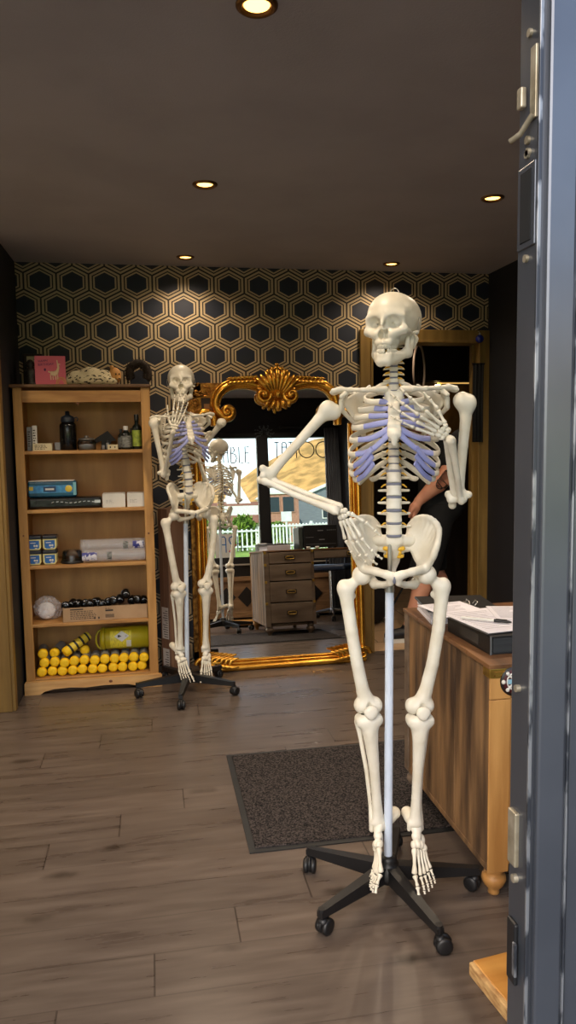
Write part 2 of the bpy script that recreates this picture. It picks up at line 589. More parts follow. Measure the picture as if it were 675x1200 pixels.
def f_radius(P):
    d = cap(P, (.014, -.004, -.004), (.014, -.004, -.010), .0105)
    d = smin(d, chain(P, [(.014, -.004, -.008), (.012, -.003, -.030), (.019, -.003, -.10), (.018, -.003, -.17), (.014, -.002, -.222)], [.0095, .0088, .0085, .0092, .0130], .002), .006)
    d = smin(d, ell(P, (.012, -.002, -.228), (.0165, .011, .011)), .008)
    d = smin(d, cap(P, (.022, -.003, -.228), (.024, -.003, -.238), .006, .004), .004)
    return d
def f_ulna(P):
    d = chain(P, [(-.010, .016, .020), (-.010, .012, .0), (-.010, .004, -.022)], [.0115, .0110, .0105], .006)
    d = smin(d, cap(P, (-.010, .004, -.020), (-.010, -.008, -.016), .008, .007), .006)
    d = smin(d, chain(P, [(-.010, .004, -.022), (-.014, .004, -.09), (-.014, .002, -.17), (-.014, 0, -.222)], [.0110, .0088, .0075, .0088], .002), .008)
    d = smin(d, ell(P, (-.014, 0, -.228), (.009, .009, .009)), .004)
    d = smax(d, -ell(P, (-.010, -.004, .004), (.016, .010, .009)), .003)
    return d
RAD = sdf_G(f_radius, (-.012, -.022, -.252), (.038, .018, .014), .0026, 1)
ULN = sdf_G(f_ulna, (-.032, -.022, -.244), (.010, .034, .038), .0026, 1)

def f_femur(P):
    d = ell(P, (0, 0, 0), (.0285, .0285, .0285))
    d = smin(d, cap(P, (.006, 0, -.006), (.042, .004, -.036), .0135, .0165), .004)
    d = smin(d, ell(P, (.054, .006, -.034), (.0150, .019, .021)), .008)
    d = smin(d, chain(P, [(.047, .004, -.04), (.044, 0, -.080), (.034, -.008, -.16), (.018, -.008, -.26), (.0, 0, -.345), (-.016, 0, -.385)], [.0235, .0190, .0180, .0178, .0195, .0255], .003), .016)
    d = smin(d, ell(P, (.026, .014, -.062), (.010, .010, .011)), .008)
    d = smin(d, ell(P, (.008, .006, -.388), (.0185, .028, .022)), .014)
    d = smin(d, ell(P, (-.039, .006, -.389), (.0190, .028, .023)), .014)
    d = smax(d, -ell(P, (-.015, -.024, -.392), (.009, .012, .020)), .006)
    d = smax(d, -ell(P, (-.015, .030, -.402), (.010, .020, .018)), .006)
    # the seam ring between head and neck
    return d
FEM = sdf_G(f_femur, (-.070, -.042, -.420), (.082, .046, .034), .0032, 1)

def f_patella(P):
    return smin(ell(P, (0, 0, 0), (.0215, .0100, .0190)), ell(P, (0, 0, -.012), (.011, .008, .012)), .008)
PAT = sdf_G(f_patella, (-.028, -.018, -.030), (.028, .018, .026), .0024, 1)

def f_tibia(P):
    d = rbox(P, (0, .004, -.010), (.0385, .024, .012), .010)
    d = smin(d, chain(P, [(0, 0, -.012), (-.001, -.006, -.060), (-.004, -.006, -.14), (-.006, -.002, -.24), (-.006, 0, -.305)], [.030, .0215, .0160, .0140, .0175], .003), .022)
    d = smin(d, ell(P, (.002, -.022, -.046), (.009, .007, .014)), .010)
    d = smin(d, ell(P, (-.006, 0, -.318), (.0235, .019, .013)), .010)
    d = smin(d, cap(P, (-.024, -.003, -.318), (-.026, -.003, -.336), .0085, .0065), .006)
    return d
TIB = sdf_G(f_tibia, (-.046, -.036, -.350), (.046, .036, .010), .0032, 1)
def f_fibula(P):
    d = chain(P, [(.029, .020, -.020), (.026, .020, -.06), (.014, .020, -.17), (.010, .016, -.27), (.011, .008, -.318), (.014, .006, -.342)], [.0115, .0070, .0066, .0068, .0095, .0080], .002)
    return d
FIB = sdf_G(f_fibula, (.006, -.010, -.356), (.052, .036, -.004), .0026, 1)

def bone_stick(g, a, b, r0, r1, n=8):
    """little long bone: knuckle, thin shaft, knuckle"""
    a = Vector(a); b = Vector(b)
    ts = (0, .04, .14, .32, .6, .84, .95, 1.)
    rs = (.55, .98, 1.0, .66, .56, .82, .92, .5)
    g.tube([a.lerp(b, t) for t in ts], [(r0+(r1-r0)*t)*k for t, k in zip(ts, rs)], n)

# hand: wrist at the origin, fingers along -z, palm towards -y, thumb on +x
HAND = G()
for c, r in (((.013, 0, -.007), (.009, .0085, .008)), ((.001, 0, -.006), (.0085, .0085, .008)), ((-.011, 0, -.008), (.0075, .008, .007)), ((-.017, -.005, -.010), (.005, .005, .005)),
             ((.019, -.002, -.019), (.008, .008, .007)), ((.009, 0, -.020), (.007, .008, .0075)), ((.0, 0, -.021), (.0075, .0085, .010)), ((-.011, 0, -.021), (.008, .0085, .009))):
    HAND.ball(c, r, 10)
FING = []
_sp = [(.0175, .028, (.041, .024, .018), .0062), (.0055, .009, (.046, .028, .019), .0064), (-.0060, -.009, (.042, .026, .019), .006), (-.0160, -.026, (.033, .019, .016), .0054)]
for i, (x0, x1, L, r) in enumerate(_sp):
    z1 = -.092 if i in (1, 2) else (-.089 if i == 0 else -.084)
    bone_stick(HAND, (x0, 0, -.030), (x1, .003, z1), r, r*1.12)
    g = G()
    p = Vector((x1, .002, z1-.004)); sx = (x1-x0)/.062
    ang = .10
    for k, l in enumerate(L):
        ang += (.10, .22, .20)[k]
        d = Vector((sx*cos(ang)*.9, -sin(ang), -cos(ang))).normalized()
        q = p+d*l
        bone_stick(g, p, q, r*.95*(.92**k), r*.72*(.92**k))
        p = q+d*.0022
    FING.append(g)
bone_stick(HAND, (.022, -.006, -.021), (.043, -.020, -.056), .0068, .0068)
g = G()
bone_stick(g, (.0445, -.0215, -.059), (.054, -.030, -.088), .0066, .0052)
bone_stick(g, (.0548, -.031, -.0905), (.060, -.038, -.112), .0058, .0036)
FING.append(g)

# foot: ankle at the origin, toes along -y, sole towards -z, little toe on +x
def f_foot(P):
    d = chain(P, [(0, .004, -.024), (.002, .036, -.036), (.003, .056, -.046)], [.0165, .0160, .0185], .012)
    d = smin(d, ell(P, (-.002, -.006, -.012), (.0195, .026, .0145)), .006)
    d = smin(d, ell(P, (-.006, -.034, -.018), (.0155, .014, .0135)), .004)
    d = smin(d, ell(P, (.016, -.034, -.034), (.0125, .018, .0115)), .004)
    for x, z in ((-.019, -.026), (-.007, -.022), (.004, -.024)):
        d = smin(d, ell(P, (x, -.056, z), (.0082, .013, .0105)), .002)
    d = smin(d, ell(P, (.018, -.060, -.034), (.010, .012, .009)), .002)
    return d
FOOT = sdf_G(f_foot, (-.034, -.082, -.070), (.036, .084, .008), .0026, 1)
TOE = []
for i, (x0, x1, y1, r, L) in enumerate(((-.019, -.026, -.128, .0088, (.030, .022)), (-.007, -.008, -.132, .0064, (.022, .012, .009)), (.003, .006, -.128, .006, (.021, .011, .008)),
                                        (.012, .019, -.121, .0058, (.019, .010, .008)), (.020, .031, -.112, .0058, (.017, .009, .008)))):
    bone_stick(FOOT, (x0, -.066, -.027-.003*i), (x1, y1, -.055), r, r*1.1)
    g = G()
    p = Vector((x1, y1-.004, -.055)); sx = (x1-x0)/.08
    for k, l in enumerate(L):
        d = Vector((sx*.7, -1, (.02, -.22, -.30)[k])).normalized()
        q = p+d*l
        bone_stick(g, p, q, r*.95*(.9**k), r*.7*(.9**k))
        p = q+d*.002
    TOE.append(g)

# spine curve, ribs, cartilages in body space (x from the mid-line, z above the floor)
_sy = [(1.65, .004), (1.60, .000), (1.54, .012), (1.46, .034), (1.38, .040), (1.31, .029), (1.25, .010), (1.18, -.006), (1.11, .000), (1.08, .004)]
def spine_y(z):
    for (a, ya), (b, yb) in zip(_sy, _sy[1:]):
        if a >= z >= b:
            t = (a-z)/(a-b)
            t = t*t*(3-2*t)
            return ya+(yb-ya)*t
    return _sy[0][1] if z > 1.6 else _sy[-1][1]
LEV = [('C', 1.535+.0157*(6.5-i)) for i in range(7)]+[('T', 1.284+.0209*(11.5-i)) for i in range(12)]+[('L', 1.100+.0368*(4.5-i)) for i in range(5)]

RIBS = [  # a, b, front y, end angle, back z, front z
    (.052, .050, -.062, 152, 1.541, 1.503), (.082, .070, -.070, 152, 1.519, 1.480), (.099, .086, -.078, 148, 1.486, 1.462),
    (.110, .096, -.086, 142, 1.466, 1.441), (.118, .102, -.093, 136, 1.445, 1.412), (.124, .105, -.100, 128, 1.424, 1.376),
    (.127, .106, -.105, 124, 1.403, 1.336), (.127, .106, -.106, 119, 1.382, 1.303), (.124, .103, -.101, 118, 1.361, 1.280),
    (.115, .098, -.094, 118, 1.340, 1.264), (.100, .090, -.084, 92, 1.318, 1.252), (.078, .076, -.060, 62, 1.296, 1.262)]
def rib_pt(i, th):
    a, b, fy, te, zb, zf = RIBS[i]
    s = th/radians(te)
    zz = zb+(zf-zb)*(s*s*(3-2*s))*1.0-.010*sin(pi*min(s, 1))*(1 if i > 1 else .3)
    return Vector((a*sin(th), fy+b-b*-cos(th) if False else fy+b+b*cos(th), zz))
RIBG = []; RIB_END = []
for i in range(12):
    te = radians(RIBS[i][3])
    zb = RIBS[i][4]
    pts = [Vector((.012, spine_y(zb)+.012, zb+.002))]
    n = 22
    t0 = radians(14 if i else 26)
    for k in range(n+1):
        pts.append(rib_pt(i, t0+(te-t0)*k/n))
    rad = []
    for k in range(len(pts)):
        w = .0038; h = .0082 if i else .0066
        if k == 0: w, h = .0045, .0045
        if i > 9 and k > len(pts)-5: h *= .55+.11*(len(pts)-1-k)
        rad.append((w, h))
    g = G()
    ups = []
    for k, p in enumerate(pts):
        ups.append(Vector((0, 0, 1)) if i else Vector((p.x, p.y*.3, .02)).normalized())
    g.tube(pts, rad, 10, up=ups)
    RIBG.append(g); RIB_END.append(pts[-1])

CARTG = []
_att = [1.498, 1.478, 1.459, 1.441, 1.424, 1.409, 1.396]
def cart_tube(pts, h0=.0066, h1=.006):
    P = [Vector(p) for p in pts]
    out = []
    N = 10
    for k in range(N+1):
        t = k/N
        x = t*(len(P)-1); i = min(int(x), len(P)-2); w = x-i
        p0 = P[max(i-1, 0)]; p1 = P[i]; p2 = P[i+1]; p3 = P[min(i+2, len(P)-1)]
        out.append(.5*((2*p1)+(p2-p0)*w+(2*p0-5*p1+4*p2-p3)*w*w+(3*p1-p0-3*p2+p3)*w**3))
    g = G()
    g.tube(out, [(.0038, h0+(h1-h0)*k/N) for k in range(N+1)], 10, up=Vector((0, 0.25, 1)))
    return g
for i in range(7):
    e = RIB_END[i]
    za = _att[i]
    sy = -.070-(1.49-za)*.34 if i else -.066
    sx = .021 if i == 0 else (.014 if i < 5 else .010)
    s = Vector((sx, sy, za))
    if i < 4:
        mid = [(e*2+s)/3+Vector((0, -.004, -.001)), (e+s*2)/3+Vector((0, -.004, 0))]
    else:
        dz = (.0, .012, .020)[i-4]
        mid = [e*.62+s*.38+Vector((0, -.008, -dz*.75)), e*.28+s*.72+Vector((0, -.007, -dz*.55))]
    CARTG.append(cart_tube([e]+mid+[s], .0082, .0088 if i > 3 else .0072))
for i in (7, 8, 9):
    e = RIB_END[i]
    t = CARTG[-1].v
    up_e = RIB_END[i-1]
    # joins the cartilage above, about a third of the way in
    tgt = Vector((.060-.002*(i-7), -.103, 1.352-.020*(i-7)))
    CARTG.append(cart_tube([e, e*.55+tgt*.45+Vector((0, -.006, -.006)), tgt], .0080, .0095))

MESH = {}
def bank(key, g, m):
    MESH[key] = g.mesh(key, m)
for k, g in (('skull', SK), ('jaw', JAW), ('lumbar', V_L), ('thoracic', V_T), ('cervical', V_C), ('hip', HIP), ('sacrum', SAC), ('sternum', STERN)):
    bank(k, g, BONE)
for k, g in (('scapula', SCAP), ('clavicle', CLAV), ('humerus', HUM), ('radius', RAD), ('ulna', ULN), ('femur', FEM), ('patella', PAT), ('tibia', TIB), ('fibula', FIB),
             ('hand', HAND), ('foot', FOOT)):
    bank(k+'L', g, BONE); bank(k+'R', mirror(g), BONE)
for i in range(5):
    bank(f'finger{i}L', FING[i], BONE); bank(f'finger{i}R', mirror(FING[i]), BONE)
    bank(f'toe{i}L', TOE[i], BONE); bank(f'toe{i}R', mirror(TOE[i]), BONE)
for i in range(12):
    bank(f'rib{i}L', RIBG[i], BONE); bank(f'rib{i}R', mirror(RIBG[i]), BONE)
for i in range(10):
    bank(f'cart{i}L', CARTG[i], CART); bank(f'cart{i}R', mirror(CARTG[i]), CART)

DISCS = []; NRV = []
for k, w, dd, h in (('C', .0115, .009, .0032), ('T', .0150, .0125, .0028), ('L', .0228, .0165, .0046)):
    g = G(); g.lathe([(0, -h), (.92, -h), (1, 0), (.92, h), (0, h)], 20, Matrix.Diagonal((w, dd, 1, 1)))
    bank('disc'+k, g, DISC)
    wn = {'C': .012, 'T': .014, 'L': .020}[k]; l = {'C': .018, 'T': .008, 'L': .017}[k]
    g = G(); g.tube([(wn*.6, .014, 0), (wn+l*.5, .012, -.003), (wn+l, .012, -.010)], [.0030, .0028, .0015], 6)
    bank('nerve'+k+'L', g, NERVE); bank('nerve'+k+'R', mirror(g), NERVE)
for n_, ((k, z), (k2, z2)) in enumerate(zip(LEV, LEV[1:])):
    zm = (z+z2)/2
    if k2 == 'L': zm = z2+.0184
    if n_: DISCS.append((zm, 'disc'+k2))
    NRV.append(((z+z2)/2, 'nerve'+k2))
DISCS.append((1.0995, 'discL'))
g = G()
zz_ = np.linspace(1.64, 1.09, 30)
g.tube([(0, spine_y(z)+.019, z) for z in zz_], .0042, 8)
bank('cord', g, NERVE)
g = G()
g.ball((.0180, .013, 1.060), (.0150, .008, .0085), 14); g.ball((.0165, .020, 1.048), (.006, .010, .012), 10)
g.ball((.0165, .026, 1.036), (.0130, .008, .0070), 14)
bank('sacral_nerveL', g, NERVE); bank('sacral_nerveR', mirror(g), NERVE)
g = G()
g.ball((0, -.099, .993), (.0062, .0105, .0165), 14)
bank('symphysis', g, DISC)
g = G()
g.tube([(.014*cos(t), .012, .128+.020*sin(t)) for t in np.linspace(0, pi, 9)], .0012, 6)
bank('hook', g, STEEL)
for s, nm in ((-1, 'screwR'), (1, 'screwL')):
    g = G()
    g.cyl((s*.068, .006, .06), (s*.074, .006, .06), .003, n=10)
    g.tube([(s*.0725, .006, .06), (s*.0745, -.004, .050), (s*.072, -.012, .028)], .0009, 6)
    bank(nm, g, STEEL)

def make_skeleton(label, loc, rz, po):
    root = thing('skeleton_model', label, 'skeleton', loc, rz, 'life-size skeleton models on stands')
    BO = po['body']                      # 4x4: body space -> root space
    def part(name, key, M, parent=root):
        return place(name, MESH[key], parent, M)
    I = Matrix.Identity(4)
    # skull
    sk = part('skull', 'skull', BO @ T(0, -.004, 1.648) @ po['head'])
    part('jaw', 'jaw', T(0, 0, -.0005), sk)
    part('hook', 'hook', I, sk)['label'] = 'small steel hanging loop'
    part('spring_screw', 'screwL', I, sk); part('spring_screw', 'screwR', I, sk)
    # spine
    sp = part('spine', 'cord', BO); sp['label'] = 'pale spinal cord'
    for i, (k, z) in enumerate(LEV):
        sc = {'C': .95+.012*i, 'T': .92+.02*(i-7), 'L': .96+.02*(i-19)}[k]
        y = spine_y(z)
        sl = (spine_y(z-.01)-spine_y(z+.01))/.02
        part('vertebra', {'C': 'cervical', 'T': 'thoracic', 'L': 'lumbar'}[k], T(0, y, z) @ RX(-math.atan(sl)*-.6) @ Matrix.Diagonal((sc, sc, 1, 1)), sp)
    for dz_, dk_ in DISCS:
        part('spinal_disc', dk_, T(0, spine_y(dz_), dz_), sp)
    for nz_, nk_ in NRV:
        for s in 'LR':
            part('nerve_root', nk_+s, T(0, spine_y(nz_), nz_), sp)['label'] = 'yellow nerve root'
    # rib cage
    rc = part('sternum', 'sternum', BO)
    for i in range(12):
        for s in 'LR':
            r = part('rib', f'rib{i}{s}', BO)
            if i < 10:
                part('rib_cartilage', f'cart{i}{s}', I, r)['label'] = 'lilac rib cartilage'
    for s in 'LR':
        part('clavicle', 'clavicle'+s, BO)
        part('scapula', 'scapula'+s, BO)
    # pelvis
    hp = part('pelvis', 'hip', po['pelvis'])
    part('sacrum', 'sacrum', I, hp)
    part('pubic_disc', 'symphysis', I, hp)['label'] = 'blue-grey pubic disc'
    part('sacral_nerve', 'sacral_nerveL', I, hp)['label'] = 'yellow sacral nerve'; part('sacral_nerve', 'sacral_nerveR', I, hp)['label'] = 'yellow sacral nerve'
    # arms: s is the skeleton's own side, L is towards +x
    for s in 'LR':
        a = po['arm'+s]
        sh, el, wr, tip = (Vector(v) for v in a['pts'])
        part('humerus', 'humerus'+s, frame(sh, el, a['hum_front'], .285))
        Mf = frame(el, wr, a['fore_front'], .235)
        part('radius', 'radius'+s, Mf); part('ulna', 'ulna'+s, Mf)
        ht = frame(wr, tip, a['palm'])
        h = part('hand', 'hand'+s, ht)
        for k in range(5):
            part('thumb' if k == 4 else 'finger', f'finger{k}{s}', I, h)
        l = po['leg'+s]
        hip, kn, an, to = (Vector(v) for v in l['pts'])
        part('femur', 'femur'+s, Matrix.Translation(hip) @ frame((0, 0, 0), kn-hip, l['front']) @ RY(radians(-2.2 if s == 'L' else 2.2)))
        fr = Vector(l['front']).normalized()
        part('patella', 'patella'+s, T(*(kn+fr*.034+Vector((0, 0, .012)))) @ frame((0, 0, 0), (0, 0, -1), l['front']))
        Mt = frame(kn+Vector((0, 0, -.012)), an+Vector((0, 0, -.0)), l['front'], .318)
        part('tibia', 'tibia'+s, Mt); part('fibula', 'fibula'+s, Mt)
        y = -(to-an).normalized()
        u = Vector(l['dorsum']); u = (u-y*u.dot(y)).normalized()
        x = y.cross(u)
        Mo = Matrix((x, y, u)).transposed().to_4x4()
        f = part('foot', 'foot'+s, T(*an) @ Mo)
        for k in range(5):
            part('toe', f'toe{k}{s}', I, f)
    # stand
    px, py = po['pole_top']
    g = G()
    g.tube([(.0, 0, .10), (px*.53, py*.53, .955)], .0125, 16)
    pl = g.build('stand_pole', POLE, root); pl['label'] = 'pale blue enamelled stand pole'
    g = G()
    g.tube([(px*.53, py*.53, .945), (px*.6, py*.6, 1.09)], .0065, 12)
    g.cyl((px*.52, py*.52, .935), (px*.53, py*.53, .962), .0145, n=16)
    g.build('inner_rod', STEEL, pl)['label'] = 'thin grey steel rod'
    g = G()
    g.lathe([(0, .055), (.036, .055), (.040, .07), (.038, .098), (.030, .108), (.026, .118), (.026, .128), (.017, .131), (0, .131)], 24)
    bs = g.build('stand_base', BLACKP, root); bs['label'] = 'black five-star base on castors'
    for k in range(5):
        a = po['base_rot']+2*pi*k/5
        R = RZ(a)
        g = G()
        pr0 = [(.020, .058), (.020, .106), (.270, .078), (.281, .072), (.281, .055), (.263, .055)]
        for zz in (0,):
            vs = []
            for (x, z) in pr0:
                w = .019-.008*(x/.275)
                vs += [(x, -w, z), (x, w, z)]
            n = len(pr0)
            fs = [(2*i, 2*((i+1) % n), 2*((i+1) % n)+1, 2*i+1) for i in range(n)]
            fs += [tuple(2*i for i in reversed(range(n))), tuple(2*i+1 for i in range(n))]
            g.add(vs, [tuple(reversed(f)) for f in fs], False, 0, R)
        g.cyl(tuple(R @ Vector((.272, 0, .055))), tuple(R @ Vector((.272, 0, .079))), .011, n=12)
        g.build('base_arm', BLACKP, bs)
        g = G()
        sw = po['sw'][k]
        M = R @ T(.272, 0, 0) @ RZ(sw)
        for s in (-1, 1):
            g.lathe([(0, -.009), (.017, -.009), (.0225, -.006), (.0235, 0), (.0225, .006), (.017, .009), (0, .009)], 20, M @ T(.012, s*.0115, .0240) @ RX(pi/2))
        g.ball((.010, 0, .029), (.0255, .0085, .0255), 14, M=M); g.ball((.004, 0, .040), (.016, .018, .013), 12, M=M)
        g.cyl(tuple(M @ Vector((0, 0, .045))), tuple(M @ Vector((0, 0, .060))), .007, n=10)
        g.build('castor', BLACKP, bs)
    return root

_B = T(.019, 0, 0)
po = dict(body=_B, head=RZ(radians(-19)) @ RX(radians(2)), pelvis=_B, pole_top=(.012, 0), base_rot=radians(-6+17.8), sw=[2.4, .6, 2.0, 3.3, 1.2])
# the viewer's left is the skeleton's right ('R', -x)
po['armR'] = dict(pts=[(-.160, .010, 1.466), (-.344, -.062, 1.268), (-.128, -.120, 1.187), (-.068, -.108, 1.05)],
                  hum_front=(.5, -1, -.2), fore_front=(0, -.5, 1), palm=(.55, .8, 0))
po['armL'] = dict(pts=[(.218, .010, 1.483), (.201, .018, 1.200), (.160, -.112, 1.384), (.046, -.136, 1.452)],
                  hum_front=(0, -1, 0), fore_front=(.9, .4, 0), palm=(.1, 1, .2))
po['legR'] = dict(pts=[(-.073, -.012, .985), (-.056, -.014, .577), (-.035, 0, .232), (-.108, -.150, .092)], front=(.25, -1, 0), dorsum=(-.8, -.1, .6))
po['legL'] = dict(pts=[(.111, -.012, .989), (.094, -.014, .580), (.087, 0, .238), (.140, -.160, .118)], front=(.25, -1, 0), dorsum=(.34, -.4, .82))
make_skeleton('ivory plastic skeleton nearest the door, one hand on hip and one over its chest', (.662, 2.066, 0), radians(-17.77), po)

_t = T(.040, 0, 1.108) @ RY(radians(-3.0)) @ T(0, 0, -1.108)
po = dict(body=_t, head=RY(radians(2)) @ RZ(radians(-19)) @ RX(radians(-1)), pelvis=T(.038, 0, 0), pole_top=(.03, 0), base_rot=radians(44-16), sw=[1.4, 2.6, 2.0, .3, 1.2])
po['armR'] = dict(pts=[(-.142, .0, 1.486), (-.094, .004, 1.200), (-.083, -.150, 1.440), (-.030, -.165, 1.62)],
                  hum_front=(.2, -1, 0), fore_front=(-.9, .4, 0), palm=(.25, 1, .2))
po['armL'] = dict(pts=[(.240, .0, 1.482), (.150, .16, 1.30), (.165, .06, 1.14), (.150, -.05, 1.06)],
                  hum_front=(.6, -.6, 0), fore_front=(1, 0, 0), palm=(-1, -.1, 0))
po['legR'] = dict(pts=[(-.053, -.012, .982), (-.039, -.014, .577), (-.042, 0, .245), (-.012, -.135, .110)], front=(.1, -1, 0), dorsum=(.05, -.6, .75))
po['legL'] = dict(pts=[(.127, -.012, .984), (.116, -.014, .577), (.118, 0, .232), (.075, -.125, .095)], front=(-.05, -1, 0), dorsum=(-.05, -.6, .75))
make_skeleton('ivory plastic skeleton between shelf and gilt mirror, hand held to its mouth', (.155, 4.085, 0), radians(16), po)
# ================================================================ the room
YB = 4.60; ZC = 2.41; XR = 2.15; XL = -.735; YF = .90

def wallpaper():
    m, nt, b = new_mat('hexagon_wallpaper')
    tc = nt.nodes.new('ShaderNodeTexCoord')
    sx = nt.nodes.new('ShaderNodeSeparateXYZ')
    nt.links.new(tc.outputs['Object'], sx.inputs[0])
    HW, HV = .1815, .139            # column pitch and row pitch in metres
    u = mnode(nt, 'DIVIDE', mnode(nt, 'ADD', sx.outputs['X'], .14605), HW)
    v = mnode(nt, 'DIVIDE', mnode(nt, 'ADD', sx.outputs['Z'], .0579), HV/.8660254)
    def cell(du, dv):
        a = mnode(nt, 'SUBTRACT', mnode(nt, 'FLOORED_MODULO', mnode(nt, 'ADD', u, 10+du), 1.), .5)
        c = mnode(nt, 'SUBTRACT', mnode(nt, 'FLOORED_MODULO', mnode(nt, 'ADD', v, 17.320508+dv), 1.7320508), .8660254)
        ax = mnode(nt, 'ABSOLUTE', a); ay = mnode(nt, 'ABSOLUTE', c)
        d = mnode(nt, 'MAXIMUM', ax, mnode(nt, 'ADD', mnode(nt, 'MULTIPLY', ax, .5), mnode(nt, 'MULTIPLY', ay, .8660254)))
        return d
    d = mnode(nt, 'MINIMUM', cell(0, 0), cell(.5, .8660254))
    r = nt.nodes.new('ShaderNodeValToRGB')
    r.color_ramp.interpolation = 'CONSTANT'
    navy = (*lin((30, 34, 48)), 1); blk = (*lin((24, 20, 20)), 1); crm = (*lin((186, 164, 128)), 1)
    el = r.color_ramp.elements
    el[0].position = 0; el[0].color = navy
    el[1].position = .309; el[1].color = crm
    for p, c in ((.360, blk), (.400, crm), (.470, blk)):
        e = el.new(p); e.color = c
    nt.links.new(d, r.inputs['Fac'])
    nt.links.new(r.outputs['Color'], b.inputs['Base Color'])
    r2 = nt.nodes.new('ShaderNodeValToRGB')
    r2.color_ramp.interpolation = 'CONSTANT'
    e2 = r2.color_ramp.elements
    e2[0].position = 0; e2[0].color = (.55, .55, .55, 1)
    e2[1].position = .309; e2[1].color = (.38, .38, .38, 1)
    for p, c in ((.360, .6), (.400, .38), (.470, .6)):
        e = e2.new(p); e.color = (c, c, c, 1)
    nt.links.new(d, r2.inputs['Fac'])
    nt.links.new(r2.outputs['Color'], b.inputs['Roughness'])
    return m

def plank_floor():
    m, nt, b = new_mat('grey_brown_oak_planks')
    tc = nt.nodes.new('ShaderNodeTexCoord')
    sx = nt.nodes.new('ShaderNodeSeparateXYZ')
    nt.links.new(tc.outputs['Object'], sx.inputs[0])
    W, L = .160, 1.295
    yv = mnode(nt, 'DIVIDE', mnode(nt, 'ADD', sx.outputs['Y'], 5.095), W)
    row = mnode(nt, 'FLOOR', yv)
    xv = mnode(nt, 'DIVIDE', mnode(nt, 'SUBTRACT', mnode(nt, 'ADD', sx.outputs['X'], .035+12.95+43*.235), mnode(nt, 'MULTIPLY', row, .235)), L)
    col = mnode(nt, 'FLOOR', xv)
    wn2 = nt.nodes.new('ShaderNodeTexWhiteNoise'); wn2.noise_dimensions = '2D'
    cb = nt.nodes.new('ShaderNodeCombineXYZ')
    nt.links.new(row, cb.inputs[0]); nt.links.new(col, cb.inputs[1])
    nt.links.new(cb.outputs[0], wn2.inputs['Vector'])
    # long grain, a little different in every plank
    of = nt.nodes.new('ShaderNodeCombineXYZ')
    nt.links.new(mnode(nt, 'MULTIPLY', sx.outputs['X'], 1.1), of.inputs[0])
    nt.links.new(mnode(nt, 'MULTIPLY', sx.outputs['Y'], 9.), of.inputs[1])
    nt.links.new(mnode(nt, 'MULTIPLY', wn2.outputs['Value'], 40.), of.inputs[2])
    n = nt.nodes.new('ShaderNodeTexNoise')
    n.inputs['Scale'].default_value = 3.0; n.inputs['Detail'].default_value = 6; n.inputs['Distortion'].default_value = 0.
    n.inputs['Roughness'].default_value = .5
    nt.links.new(of.outputs[0], n.inputs['Vector'])
    r = nt.nodes.new('ShaderNodeValToRGB')
    e = r.color_ramp.elements
    e[0].position = .22; e[0].color = (*lin((74, 63, 56)), 1)
    e[1].position = .80; e[1].color = (*lin((108, 96, 87)), 1)
    nt.links.new(n.outputs['Fac'], r.inputs['Fac'])
    # knots
    vk = nt.nodes.new('ShaderNodeTexVoronoi'); vk.inputs['Scale'].default_value = 1.
    of2 = nt.nodes.new('ShaderNodeCombineXYZ')
    nt.links.new(mnode(nt, 'MULTIPLY', sx.outputs['X'], 2.1), of2.inputs[0])
    nt.links.new(mnode(nt, 'MULTIPLY', sx.outputs['Y'], 5.2), of2.inputs[1])
    n3 = nt.nodes.new('ShaderNodeTexNoise'); n3.inputs['Scale'].default_value = 22
    nt.links.new(tc.outputs['Object'], n3.inputs['Vector'])
    nt.links.new(of2.outputs[0], vk.inputs['Vector'])
    kd = mnode(nt, 'ADD', vk.outputs['Distance'], mnode(nt, 'MULTIPLY', n3.outputs['Fac'], .12))
    kr = nt.nodes.new('ShaderNodeValToRGB')
    kr.color_ramp.elements[0].position = .085; kr.color_ramp.elements[0].color = (.30, .28, .26, 1)
    kr.color_ramp.elements[1].position = .21; kr.color_ramp.elements[1].color = (1, 1, 1, 1)
    nt.links.new(kd, kr.inputs['Fac'])
    mk = nt.nodes.new('ShaderNodeMix'); mk.data_type = 'RGBA'; mk.blend_type = 'MULTIPLY'
    mk.inputs[0].default_value = 1
    nt.links.new(r.outputs['Color'], mk.inputs[6]); nt.links.new(kr.outputs['Color'], mk.inputs[7])
    # tone per plank
    tone = mnode(nt, 'ADD', mnode(nt, 'MULTIPLY', wn2.outputs['Value'], .14), .92)
    mt = nt.nodes.new('ShaderNodeMix'); mt.data_type = 'RGBA'; mt.blend_type = 'MULTIPLY'; mt.inputs[0].default_value = 1
    tcb = nt.nodes.new('ShaderNodeCombineXYZ')
    for i in range(3): nt.links.new(tone, tcb.inputs[i])
    nt.links.new(mk.outputs[2], mt.inputs[6]); nt.links.new(tcb.outputs[0], mt.inputs[7])
    # joints
    fy = mnode(nt, 'ABSOLUTE', mnode(nt, 'SUBTRACT', mnode(nt, 'FRACT', yv), .5))
    fx = mnode(nt, 'ABSOLUTE', mnode(nt, 'SUBTRACT', mnode(nt, 'FRACT', xv), .5))
    jy = mnode(nt, 'GREATER_THAN', fy, .5-.0018/W)
    jx = mnode(nt, 'GREATER_THAN', fx, .5-.0024/L)
    j = mnode(nt, 'MAXIMUM', mnode(nt, 'MULTIPLY', jy, .45), jx)
    mj = nt.nodes.new('ShaderNodeMix'); mj.data_type = 'RGBA'
    nt.links.new(mnode(nt, 'MULTIPLY', j, .75), mj.inputs[0])
    nt.links.new(mt.outputs[2], mj.inputs[6]); mj.inputs[7].default_value = (*lin((40, 31, 26)), 1)
    nt.links.new(mj.outputs[2], b.inputs['Base Color'])
    rg = mnode(nt, 'ADD', mnode(nt, 'MULTIPLY', n.outputs['Fac'], .14), .22)
    nt.links.new(rg, b.inputs['Roughness'])
